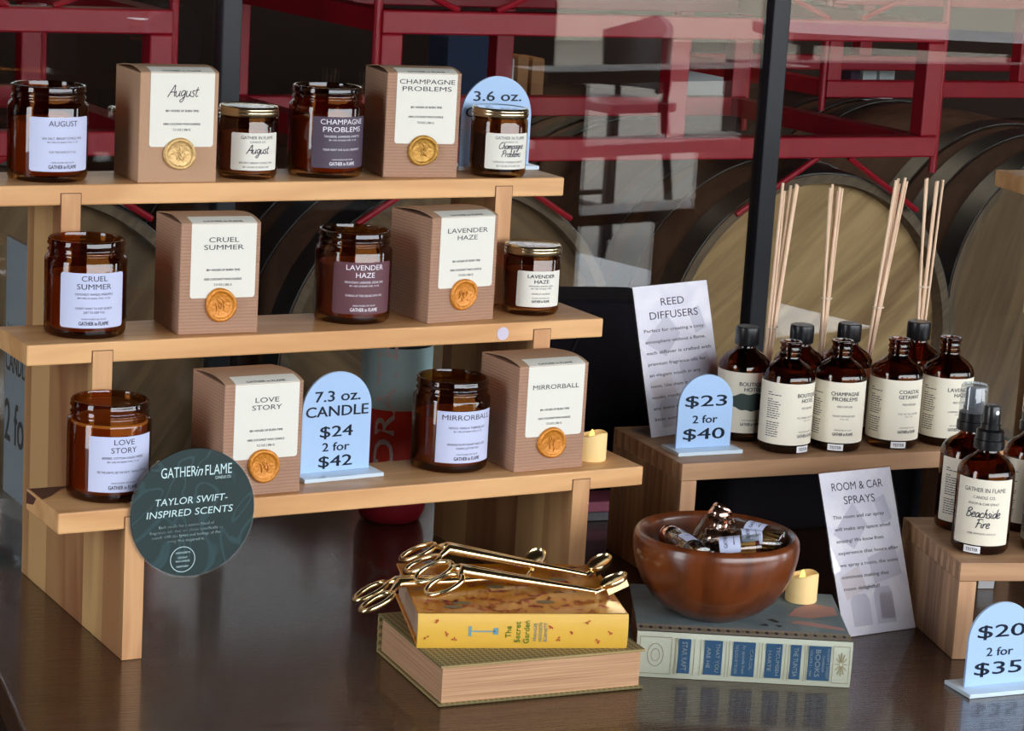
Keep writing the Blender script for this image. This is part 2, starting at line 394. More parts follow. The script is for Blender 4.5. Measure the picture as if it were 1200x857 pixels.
def obj(name, me, parent=None, loc=(0, 0, 0), rot=(0, 0, 0), bevel=0.0, seg=2):
    o = bpy.data.objects.new(name, me); COL.objects.link(o)
    o.location = loc; o.rotation_euler = rot
    if parent: o.parent = parent
    if bevel:
        b = o.modifiers.new('bevel', 'BEVEL'); b.width = bevel; b.segments = seg; b.limit_method = 'ANGLE'; b.angle_limit = math.radians(40)
    return o
def mk(name, mb, mats, parent=None, smooth=None, **k): return obj(name, mb.mesh(name, mats, smooth), parent, **k)
def tag(o, label, cat, group=None, kind=None):
    o['label'] = label; o['category'] = cat
    if group: o['group'] = group
    if kind: o['kind'] = kind
    return o
def thing(name, label, cat, loc=(0, 0, 0), rz=0.0, group=None):
    o = bpy.data.objects.new(name, None); COL.objects.link(o)
    o.location = loc; o.rotation_euler = (0, 0, rz); o.empty_display_size = 0.02
    return tag(o, label, cat, group)
def struct(name, mb, mats, smooth=None, **k):
    o = mk(name, mb, mats, None, smooth, **k); o['kind'] = 'structure'; return o

# ------------------------------------------------------------------ lettering
_fc = {}
def text_mesh(txt, bold=0.0, res=3):
    bold = 0.0
    """(verts, faces, width, height) of one line of print, origin at its centre, cap height 1"""
    key = (txt, bold, res)
    if key in _fc: return _fc[key]
    cu = bpy.data.curves.new('line', 'FONT'); cu.body = txt; cu.size = 1.0; cu.resolution_u = res; cu.offset = bold
    o = bpy.data.objects.new('line', cu); COL.objects.link(o)
    dg = bpy.context.evaluated_depsgraph_get()
    me = bpy.data.meshes.new_from_object(o.evaluated_get(dg))
    vs = [tuple(v.co) for v in me.vertices]; fs = [tuple(p.vertices) for p in me.polygons]
    bpy.data.objects.remove(o); bpy.data.curves.remove(cu); bpy.data.meshes.remove(me)
    x0 = min(v[0] for v in vs); x1 = max(v[0] for v in vs)
    cap = 0.729 if False else 0.7
    vs = [((v[0] - (x0 + x1) / 2) / cap, v[1] / cap - 0.5) for v in vs]
    _fc[key] = (vs, fs, (x1 - x0) / cap)
    return _fc[key]

def put_text(mb, txt, cx, cy, cap, width, fmap, mi=0, bold=0.0, slant=0.0, res=3, rot=0.0):
    if bold >= 0.01:
        for dx, dy in ((-0.028, 0.0), (0.028, 0.0), (0, 0.018)): put_text(mb, txt, cx + dx * cap, cy + dy * cap, cap, width, fmap, mi, 0.0, slant, res, rot)
        return
    """one line centred on (cx, cy) with this capital height, stretched to this width"""
    vs, fs, w0 = text_mesh(txt, bold, res)
    kx = width / w0 if width else cap
    c, s = math.cos(rot), math.sin(rot)
    out = []
    for x, y in vs:
        X = x * kx + y * cap * slant; Y = y * cap
        out.append(fmap(cx + X * c - Y * s, cy + X * s + Y * c))
    mb.add(out, fs, mi)

GLY = {  # a small handwriting alphabet: strokes on an x-height of 1, then the advance
 'A': ([[(0, -.1), (.35, .6), (.95, 1.9), (1.05, .8), (1.15, 0)], [(.3, .7), (.8, .75), (1.3, .7)]], 1.35),
 'B': ([[(.3, 1.8), (.2, .9), (.1, 0)], [(.1, 1.6), (.7, 1.9), (1.0, 1.5), (.4, 1.0), (.95, .8), (.9, .2), (.3, -.05), (0, .2)]], 1.2),
 'C': ([[(1.2, 1.6), (.8, 1.9), (.3, 1.2), (.2, .4), (.6, 0), (1.2, .3)]], 1.3),
 'F': ([[(.5, 1.7), (.4, .8), (.2, -.1)], [(.1, 1.6), (.7, 1.85), (1.3, 1.8)], [(.2, .9), (.6, .95), (1.0, .95)]], 1.2),
 'P': ([[(.4, 1.7), (.3, .8), (.1, -.1)], [(.1, 1.5), (.7, 1.9), (1.1, 1.5), (.8, 1.0), (.3, .9)]], 1.2),
 'a': ([[(.8, .85), (.45, 1), (.12, .6), (.2, .08), (.55, .15), (.8, .9), (.75, .2), (1.0, .05)]], 1.0),
 'b': ([[(.3, 1.9), (.2, .9), (.15, .1), (.5, 0), (.75, .4), (.6, .85), (.25, .6)]], .9),
 'c': ([[(.75, .8), (.45, 1), (.1, .6), (.2, .05), (.8, .2)]], .85),
 'd': ([[(.75, .8), (.4, 1), (.1, .5), (.3, 0), (.7, .4), (.95, 1.9), (.8, .3), (1.0, .05)]], 1.0),
 'e': ([[(.1, .45), (.6, .6), (.65, .95), (.35, 1), (.1, .5), (.3, 0), (.85, .2)]], .88),
 'g': ([[(.8, .85), (.45, 1), (.12, .6), (.3, .1), (.7, .5), (.82, .9), (.65, -.5), (.3, -.9), (.1, -.6), (.9, .1)]], 1.0),
 'h': ([[(.4, 1.9), (.25, .9), (.1, 0)], [(.15, .5), (.5, .95), (.65, .7), (.6, .1), (.85, .05)]], .9),
 'i': ([[(.15, .9), (.1, .2), (.4, .05)], [(.2, 1.35), (.26, 1.42)]], .42),
 'l': ([[(.1, .2), (.45, 1.6), (.35, 1.9), (.18, 1.0), (.2, .05), (.5, .1)]], .5),
 'm': ([[(.05, .9), (.1, 0)], [(.1, .5), (.4, .98), (.5, .0)], [(.5, .5), (.85, .98), (.92, .1), (1.15, .08)]], 1.18),
 'n': ([[(.05, .9), (.1, 0)], [(.1, .5), (.5, .98), (.6, .1), (.85, .08)]], .88),
 'o': ([[(.45, 1), (.1, .6), (.25, .02), (.65, .15), (.7, .7), (.45, 1), (.85, .85)]], .88),
 'p': ([[(.2, .95), (.1, 0), (0, -.9)], [(.15, .6), (.5, 1), (.75, .6), (.5, .05), (.15, .15)]], .9),
 'r': ([[(.1, .95), (.1, 0)], [(.1, .5), (.4, .95), (.65, .85)]], .68),
 's': ([[(.6, .9), (.3, 1), (.2, .7), (.5, .4), (.4, .0), (.05, .1)]], .7),
 't': ([[(.35, 1.6), (.2, .5), (.3, .02), (.6, .15)], [(.0, 1.05), (.6, 1.15)]], .62),
 'u': ([[(.1, .95), (.1, .2), (.4, 0), (.7, .5), (.75, .95), (.72, .2), (.95, .05)]], .98),
}
def put_script(mb, txt, cx, cy, xh, fmap, mi=0, pen=0.1):
    adv = 0.0; strokes = []
    for ch in txt:
        g, a = GLY[ch]
        for st in g: strokes.append([(x + adv + y * 0.18, y) for x, y in st])
        adv += a * 0.92
    for st in strokes:
        pts = []
        P = [st[0]] + list(st) + [st[-1]]
        for i in range(1, len(P) - 2):
            for q in range(5):
                t = q / 5
                pts.append(tuple(0.5 * (2 * P[i][k] + (P[i + 1][k] - P[i - 1][k]) * t + (2 * P[i - 1][k] - 5 * P[i][k] + 4 * P[i + 1][k] - P[i + 2][k]) * t * t
                                 + (3 * P[i][k] - P[i - 1][k] - 3 * P[i + 1][k] + P[i + 2][k]) * t ** 3) for k in (0, 1)))
        pts.append(st[-1])
        vs = []; fs = []
        for i, (x, y) in enumerate(pts):
            x2, y2 = pts[min(i + 1, len(pts) - 1)]; x1, y1 = pts[max(i - 1, 0)]
            dx, dy = x2 - x1, y2 - y1; l = math.hypot(dx, dy) or 1
            nx, ny = -dy / l * pen, dx / l * pen
            for sg in (1, -1):
                vs.append(fmap(cx + (x + sg * nx - adv / 2) * xh, cy + (y + sg * ny - 0.5) * xh))
        for i in range(len(pts) - 1): fs.append((2 * i, 2 * i + 1, 2 * i + 3, 2 * i + 2))
        mb.add(vs, fs, mi)

def greek(mb, cx, cy, width, h, fmap, mi=0, seed=1, left=False):
    """a line of print too small to read in the photograph: word-long dashes"""
    rnd = random.Random(seed); x = cx - width / 2 if not left else cx
    end = x + width
    while x < end - h:
        wl = min(end - x, rnd.uniform(1.6, 4.2) * h * 1.4)
        mb.add([fmap(x, cy - h / 2), fmap(x + wl, cy - h / 2), fmap(x + wl, cy + h / 2), fmap(x, cy + h / 2)], [(0, 1, 2, 3)], mi)
        x += wl + h * 0.8

def flat_map(O, U, V, off=0.0):
    O, U, V = Vector(O), Vector(U), Vector(V); Nn = U.cross(V).normalized()
    return lambda x, y: O + U * x + V * y + Nn * off
def cyl_map(R, phi, z0, off=0.0):
    return lambda x, y: Vector(((R + off) * math.cos(phi + x / R), (R + off) * math.sin(phi + x / R), z0 + y))
def rrect(w, h, r, n=5):
    pts = []
    for cx, cy, a0 in ((w / 2 - r, h / 2 - r, 0), (-w / 2 + r, h / 2 - r, PI / 2), (-w / 2 + r, -h / 2 + r, PI), (w / 2 - r, -h / 2 + r, 1.5 * PI)):
        for i in range(n + 1):
            a = a0 + PI / 2 * i / n
            pts.append((cx + r * math.cos(a), cy + r * math.sin(a)))
    return pts
def cyl_label(R, phi, z0, z1, half, r=0.003, n=40):
    """paper wrapped on a cylinder with rounded corners: columns whose ends follow the corner"""
    mb = MB(); vs = []; fs = []
    W = half * R; fm = cyl_map(R, phi, 0)
    xs = sorted(set([-W + 2 * W * i / n for i in range(n + 1)] + [s * (W - r + r * math.sin(PI / 2 * i / 5)) for i in range(6) for s in (1, -1)]))
    for x in xs:
        d = max(0.0, abs(x) - (W - r)); e = r - math.sqrt(max(0, r * r - d * d)) if r else 0
        vs += [fm(x, z0 + e), fm(x, z1 - e)]
    for i in range(len(xs) - 1): fs.append((2 * i, 2 * i + 2, 2 * i + 3, 2 * i + 1))
    return mb.add(vs, fs)

ZT = (0.4171, 0.2823, 0.1465)        # the three steps, top first
YT = (0.1958, 0.0973, 0.0)
VIEW = math.radians(-119.5)

# ------------------------------------------------------------------ the setting
FZ = -0.95
CEILZ = 1.98
struct('floor', MB().box((-9, -3.95, FZ - 0.1), (20, 8, FZ)), 'floord')
struct('ground', MB().box((-9, -18, FZ - 0.1), (20, -3.95, FZ)), 'floor')
struct('shade_ceiling', MB().box((-2.6, -3.95, CEILZ), (11, 8, CEILZ + 0.15)), 'ceil')  # unseen slab, added to keep sky light off the shelf tops
struct('shade_wall_left', MB().box((-2.6, -3.95, FZ), (-2.5, -0.95, CEILZ)).box((-2.6, -0.15, FZ), (-2.5, 8, CEILZ)), 'walld')  # unseen, added to cut light from the left, with a gap for streaks
struct('shade_wall_front', MB().box((-2.5, -4.0, FZ), (-1.2, -3.9, CEILZ)).box((-1.2, -4.0, FZ), (3.62, -3.9, 0.42)).box((4.40, -4.0, FZ), (7.1, -3.9, 0.04)).box((7.1, -4.0, FZ), (11.0, -3.9, CEILZ)), 'walld')  # unseen, shaped to narrow the sky light and darken what the glass mirrors
struct('wall_back', MB().box((-2.5, 5.0, FZ), (11, 5.15, CEILZ)), 'walld')
struct('wall_right', MB().box((8.5, -2.0, FZ), (8.6, 5.0, CEILZ)), 'walld')
struct('wall_far', MB().box((2.0, -16.2, FZ), (19.0, -16.0, 1.0)), 'wallp')
YG = 0.75
w1 = bpy.data.objects.new('window_1', None); COL.objects.link(w1); w1.location = (0, YG, 0); w1['kind'] = 'structure'
for x0, x1 in ((-2.45, 0.449), (0.475, 1.259), (1.287, 2.35), (2.378, 4.0)):
    mk('pane', MB().box((x0, -0.003, FZ + 0.08), (x1, 0.003, CEILZ - 0.01)), 'pane', w1)
for x0, x1 in ((0.449, 0.475), (1.259, 1.287), (2.35, 2.378)):
    mk('mullion', MB().box((x0, -0.013, FZ + 0.08), (x1, 0.013, CEILZ - 0.01)), 'mullion', w1, bevel=0.002)
mk('sill', MB().box((-2.5, -0.05, FZ), (4.0, 0.05, FZ + 0.08)), 'mullion', w1, bevel=0.003)

# ------------------------------------------------------------------ table
TA = math.radians(-9.5)
tb = thing('wooden_table', 'dark stained wooden table carrying the whole candle display', 'table', (-0.0533, 0.0, FZ), TA)
TH = -FZ
mk('tabletop', MB().box((0, -0.62, TH - 0.035), (1.83, 0.60, TH)), 'table', tb, bevel=0.003)
mk('apron', MB().box((0.07, -0.55, TH - 0.12), (1.76, 0.53, TH - 0.035)), 'tableleg', tb)
for lx in (0.06, 1.70):
    for ly in (-0.56, 0.47):
        mk('leg', MB().box((lx, ly, 0), (lx + 0.07, ly + 0.07, TH - 0.035)), 'tableleg', tb)

# ------------------------------------------------------------------ stepped riser
T = 0.02; RL = 0.6244; BD = 0.0923; OV = 0.064; PT = 0.0193; YB = 0.2958
def build_riser(label, loc, rz, dot):
    t = thing('display_riser', label, 'shelf riser', loc, rz, None)
    for k in range(3):
        Y, Z = YT[k], ZT[k]
        if k == 2: Y = 0.0
        mb = MB().box((0, Y, Z - T), (RL, Y + BD, Z))
        s = mk('shelf_board', mb, ['maple', 'walnut'], t, bevel=0.0016)
        if k == 2 and dot:
            kn = MB(); kz = Z + 0.00015; kx = -0.00015
            kn.add([(0.0018, Y + BD - 0.0018, kz), (0.052, Y + BD - 0.0018, kz), (0.030, Y + BD - 0.012, kz), (0.012, Y + BD - 0.034, kz), (0.0018, Y + BD - 0.042, kz)], [(0, 1, 2, 3, 4)])
            kn.add([(kx, Y + BD - 0.0018, Z - 0.0018), (kx, Y + BD - 0.030, Z - 0.0018), (kx, Y + BD - 0.022, Z - 0.010), (kx, Y + BD - 0.0018, Z - 0.014)], [(0, 1, 2, 3)])
            mk('wood_knot', kn, 'walnut', s)
    # the two stair-shaped side panels, let into the boards with a thin front edge showing
    for x0 in (OV, RL - OV - PT):
        e = 0.0006
        pts = [(-e, 0.0004), (YB, 0.0004), (YB, ZT[0] - T - .0004), (YT[0] + .001, ZT[0] - T - .0004), (YT[0] - e, ZT[0] - T - .0004)]
        pts += [(YT[0] - e, ZT[1] - T - .0004), (YT[1] - e, ZT[1] - T - .0004), (YT[1] - e, ZT[2] - T - .0004), (-e, ZT[2] - T - .0004)]
        mk('side_panel', MB().prism(pts, x0, x0 + PT, 'X'), 'panel', t)
        for k in range(3):
            Y, Z = YT[k], ZT[k]
            low = 0.0004 if k == 2 else ZT[k + 1] + 0.0002
            mk('front_edge', MB().box((x0, Y - 0.0011, low), (x0 + PT, Y - 0.0002, Z - 0.0085)), 'legfront', t)
            mk('notch_line', MB().box((x0 - 0.0009, Y - 0.00045, Z - T), (x0 + PT + 0.0009, Y - 0.00005, Z - 0.0078)), 'joint', t)
    if dot:
        mk('sticker', MB().lathe([(0, 0), (0.0068, 0), (0.0068, 0.0004), (0, 0.0004)], 32), 'lilac', t, loc=(0.5043, YT[1] - 0.0001, 0.2714), rot=(PI / 2, 0, 0))
    return t
M['legfront'] = wood('leg_front', srgb(222, 172, 120), srgb(190, 134, 90), 'Z', rough=0.5, scale=18, stretch=8, fine=0.3)
M['joint'] = plain('joint_shadow_gap', srgb(110, 70, 44), 0.8)
build_riser('three step blond wood riser holding the candle jars and kraft boxes', (0, 0, 0), 0, True)
build_riser('blond wood riser cut off by the edge, behind the spray bottles', (1.166, -0.0737, 0), math.radians(-12), False)

# ------------------------------------------------------------------ low box risers
def build_low(label, loc, rz, W, D, H):
    t = thing('display_stand', label, 'display stand', loc, rz)
    mb = MB().box((0, 0, H - 0.0185), (W, D, H))
    mk('top_board', mb, 'oak', t, bevel=0.0008)
    for x0 in (0.0, W - 0.018):
        p = mk('side_panel', MB().box((x0, 0.0, 0.0004), (x0 + 0.018, D, H - 0.0187)), 'oakside', t, bevel=0.0006)
        fj = MB(); n = 10; st = D / (2 * n)
        for i in range(n):
            xo = -0.0003 if x0 == 0 else x0 + 0.0182
            fj.box((xo, (2 * i + .5) * st, H - 0.0183), (xo + 0.0001 + 0.0002, (2 * i + 1.5) * st, H - 0.0006))
        mk('finger_joint', fj, 'oakend', p)
        mk('front_edge', MB().box((x0 + 0.0002, -0.0004, 0.0006), (x0 + 0.0178, 0.0002, H - 0.0187)), 'legfront2', p)
    return t
M['legfront2'] = wood('stand_front', srgb(214, 168, 128), srgb(182, 136, 100), 'Z', rough=0.5, scale=18, stretch=8, fine=0.3)
build_low('long low wooden stand under the reed diffuser bottles', (0.6842, 0.0183, 0), math.radians(-5.7), 0.425, 0.1665, 0.14)
build_low('short wooden stand under the amber spray bottles', (0.8317, -0.263, 0), math.radians(-18.1), 0.35, 0.168, 0.0991)
Z2R = 0.14; Z3R = 0.0991

# ------------------------------------------------------------------ candle jars
JR, JH = 0.0390, 0.0922
def jar_profile(R, H, nr):
    return [(0, 0.0012), (R * .78, 0.0008), (R * .88, 0.0), (R - 0.0022, 0.0008), (R - 0.0006, 0.003), (R, 0.006), (R, H - 0.0205), (R - 0.0006, H - 0.0185), (R - 0.0022, H - 0.0168), (nr - 0.0002, H - 0.0156),
            (nr - 0.0006, H - 0.0140), (nr + 0.0008, H - 0.0122), (nr + 0.0008, H - 0.0112), (nr - 0.0006, H - 0.0096), (nr - 0.0006, H - 0.0072), (nr + 0.0009, H - 0.0058), (nr + 0.0009, H - 0.0046), (nr, H - 0.0030),
            (nr + 0.0004, H - 0.0014), (nr - 0.0004, H - 0.0002), (nr - 0.0014, H), (nr - 0.0026, H - 0.0006), (nr - 0.0032, H - 0.004), (nr - 0.0032, H - 0.016), (R - 0.0034, H - 0.022), (R - 0.0030, 0.009), (R - 0.006, 0.0055), (0, 0.005)]
jar_me = MB().lathe(jar_profile(JR, JH, 0.0358), 72).mesh('jar_glass', 'amber', 50)
JARS = {}
def candle_jar(label, x, y, z, phi_off, lines, lab, ink, wax_z=0.058, round_=0.003, half=49):
    t = thing('candle_jar', label, 'candle', (x, y, z + 0.0002), 0, 'large amber candle jars on the stepped riser')
    obj('jar_glass', jar_me, t)
    mk('candle_wax', MB().lathe([(0, 0.0057), (JR - 0.0066, 0.0062), (JR - 0.0036, 0.0095), (JR - 0.0036, wax_z), (JR - 0.006, wax_z - 0.0008), (0, wax_z - 0.001)], 48), 'wax', t, 40)
    mk('wick', MB().tube([(0, 0, wax_z - 0.002), (0.0004, 0, wax_z + 0.004), (0.001, 0.0003, wax_z + 0.0065)], 0.0007, 6), 'wick', t)
    phi = VIEW + math.radians(phi_off)
    lb = mk('label', cyl_label(JR + 0.0002, phi, 0.0115, 0.0640, math.radians(half), round_), lab, t)
    fm = cyl_map(JR + 0.0002, phi, 0.0115, 0.0002)
    mb = MB()
    for kind, txt, cy, cap, wd in lines:
        if kind == 'g': greek(mb, 0, cy, wd, cap, fm, 0, seed=len(label) + int(cy * 1e4))
        else: put_text(mb, txt, 0, cy, cap, wd, fm, 0, bold=0.012 if kind == 'b' else 0.0)
    mk('lettering', mb, ink, lb)
    return t
def jar_lines(title, scent, quote):
    L = []
    if len(title) == 2:
        L += [('t', title[0], 0.0475, 0.0052, title_w(title[0], .0050)), ('t', title[1], 0.0398, 0.0052, title_w(title[1], .0050))]; y = 0.0325
    else:
        L += [('t', title[0], 0.0465, 0.0052, title_w(title[0], .0050))]; y = 0.0322 if len(title[0]) < 7 else 0.036
    L += [('t', scent, y, 0.0022, min(0.042, 0.00148 * len(scent))), ('t', '80+ HRS OF BURN TIME, 7.3 OZ', y - 0.0037, 0.0016, 0.032)]
    for i, q in enumerate(quote): L.append(('t', q, 0.0190 - 0.0038 * i, 0.0021, min(0.050, 0.00128 * len(q))))
    L += [('t', 'HAND-POURED FOR YOU BY', 0.0088, 0.0015, 0.024), ('b', 'GATHER in FLAME', 0.0046, 0.0036, 0.029)]
    return L
def title_w(s, k): return len(s) * k * (1.12 if 'M' in s else 1.0)
candle_jar('tall amber candle jar with pale blue label, leftmost on the top step', 0.0649, 0.2426, ZT[0], 34, jar_lines(['AUGUST'], 'SEA SALT, BRIGHT CITRUS, PINE', ['FOR THE HOPE OF IT ALL']), 'paleblue', 'ink')
candle_jar('tall amber candle jar with dark plum label and white lettering, top step', 0.3629, 0.2427, ZT[0], 33, jar_lines(['CHAMPAGNE', 'PROBLEMS'], 'TANGERINE, CHAMPAGNE, AMARETTO', ['YOUR HEART WAS GLASS, I DROPPED IT']), 'plum', 'inkw')
candle_jar('tall amber candle jar with pale blue label at the end of the middle step', 0.0720, 0.1442, ZT[1], 23, jar_lines(['CRUEL', 'SUMMER'], 'COCONUT, MANGO, PINEAPPLE', ["I DON'T WANT TO KEEP SECRETS", 'JUST TO KEEP YOU']), 'paleblue', 'ink')
candle_jar('tall amber candle jar with maroon label and white lettering, middle step', 0.3584, 0.1539, ZT[1], 23, jar_lines(['LAVENDER', 'HAZE'], 'MAHOGANY, LAVENDER, CEDAR, OAK', ['STARING AT THE CEILING WITH YOU']), 'maroon', 'inkw')
candle_jar('tall amber candle jar beside the round green sign, lowest step', 0.0659, 0.0526, ZT[2], 31, jar_lines(['LOVE', 'STORY'], 'BERRIES, COTTON CANDY, WHITE', ['SEE THE LIGHTS, SEE THE PARTY, THE BALL GOWNS']), 'paleblue', 'ink', 0.0735, 0.0002)
candle_jar('tall amber candle jar between the pale price sign and kraft box, lowest step', 0.4297, 0.0609, ZT[2], 30, jar_lines(['MIRRORBALL'], 'NEROLI, VANILLA, TUBEROSE, LILY', ['SPINNING IN MY HIGHEST HEELS, LOVE', 'SHINING JUST FOR YOU']), 'paleblue', 'ink', 0.055, 0.0002)

# ------------------------------------------------------------------ small lidded candles
SR, SH = 0.0303, 0.0725
def smalljar_prof(R, H): return [(0, 0.0012), (R * .8, 0.0008), (R * .88, 0), (R - 0.002, 0.0007), (R, 0.005), (R, H - 0.0135), (R - 0.001, H - 0.0115), (R - 0.003, H - 0.0100), (R - 0.003, H - 0.001), (R - 0.005, H - 0.001), (R - 0.005, H - 0.012), (R - 0.0026, H - 0.018), (R - 0.0026, 0.008), (0, 0.005)]
small_me = MB().lathe(smalljar_prof(SR, SH), 64).mesh('jar_glass', 'amber', 50)
lid_prof = [(SR - 0.0024, SH - 0.0092), (SR - 0.0008, SH - 0.0096), (SR + 0.0003, SH - 0.0086), (SR - 0.0005, SH - 0.0074), (SR + 0.0001, SH - 0.0066), (SR + 0.0001, SH - 0.0046), (SR - 0.0005, SH - 0.0038), (SR, SH - 0.0030), (SR - 0.0001, SH - 0.0018), (SR - 0.0012, SH + 0.0001), (SR - 0.0026, SH + 0.0004), (SR - 0.0036, SH - 0.0002)]
lid_me = MB().lathe(lid_prof, 64).mesh('lid', 'brass', 60)
lidtop_me = MB().lathe([(SR - 0.0036, SH - 0.0002), (SR - 0.0046, SH - 0.0006), (0, SH - 0.0005)], 64).mesh('lid_top', 'lidtop', 60)
def small_candle(label, x, y, z, phi_off, script, title, dark=False):
    t = thing('lidded_candle', label, 'candle', (x, y, z + 0.0002), 0, 'small amber candles with gold lids')
    obj('jar_glass', small_me, t)
    mk('candle_wax', MB().lathe([(0, 0.0057), (SR - 0.0062, 0.006), (SR - 0.0032, 0.009), (SR - 0.0032, 0.045), (0, 0.045)], 40), 'liquid' if dark else 'wax', t, 40)
    ld = obj('lid', lid_me, t); obj('lid_top', lidtop_me, ld)
    phi = VIEW + math.radians(phi_off)
    lb = mk('label', cyl_label(SR + 0.0002, phi, 0.0100, 0.0478, math.radians(51), 0.002), 'card', t)
    fm = cyl_map(SR + 0.0002, phi, 0.0100, 0.0002); mb = MB()
    if script:
        put_text(mb, 'GATHER IN FLAME', 0.001, 0.0332, 0.0032, 0.035, fm); put_text(mb, 'CANDLE CO.', 0.001, 0.0290, 0.0019, 0.017, fm)
        if len(script) == 1: put_script(mb, script[0], 0.001, 0.0195, 0.0046, fm, 0, 0.09)
        else:
            put_script(mb, script[0], 0.002, 0.0235, 0.0036, fm, 0, 0.11); put_script(mb, script[1], 0.002, 0.0152, 0.0036, fm, 0, 0.11)
        put_text(mb, title[0], 0, 0.0078, 0.0018, 0.036, fm); put_text(mb, '80+ HOURS OF BURN TIME', 0, 0.0035, 0.0018, 0.028, fm)
        mk('lettering', mb, 'ink', lb)
    else:
        put_text(mb, 'LAVENDER', 0, 0.0325, 0.0038, 0.031, fm, 0, 0.01); put_text(mb, 'HAZE', 0, 0.0270, 0.0038, 0.0165, fm, 0, 0.01)
        put_text(mb, title[0], 0, 0.0222, 0.0016, 0.027, fm); put_text(mb, '80+ HRS OF BURN TIME', 0, 0.0196, 0.0014, 0.023, fm)
        put_text(mb, 'STARING AT THE CEILING', 0, 0.0140, 0.0015, 0.021, fm); put_text(mb, 'HAND-POURED BY', 0, 0.0096, 0.0013, 0.020, fm); put_text(mb, 'GATHER in FLAME', 0, 0.0062, 0.0028, 0.020, fm, 0, 0.012)
        mk('lettering', mb, 'ink', lb)
    return t
small_candle('small gold-lidded amber candle between kraft box and plum-labelled jar, top step', 0.2725, 0.2346, ZT[0], 25, ['August'], ['SEA SALT, BRIGHT CITRUS, PINE'])
small_candle('small gold-lidded dark candle in front of the arched blue sign, top step', 0.5548, 0.2205, ZT[0], 25, ['Champagne', 'Problems'], ['CHAMPAGNE, TANGERINE, AMARETTO'], True)
small_candle('small gold-lidded amber candle at the end of the middle step', 0.5637, 0.1489, ZT[1], 22, None, ['MAHOGANY, LAVENDER, CEDAR'])

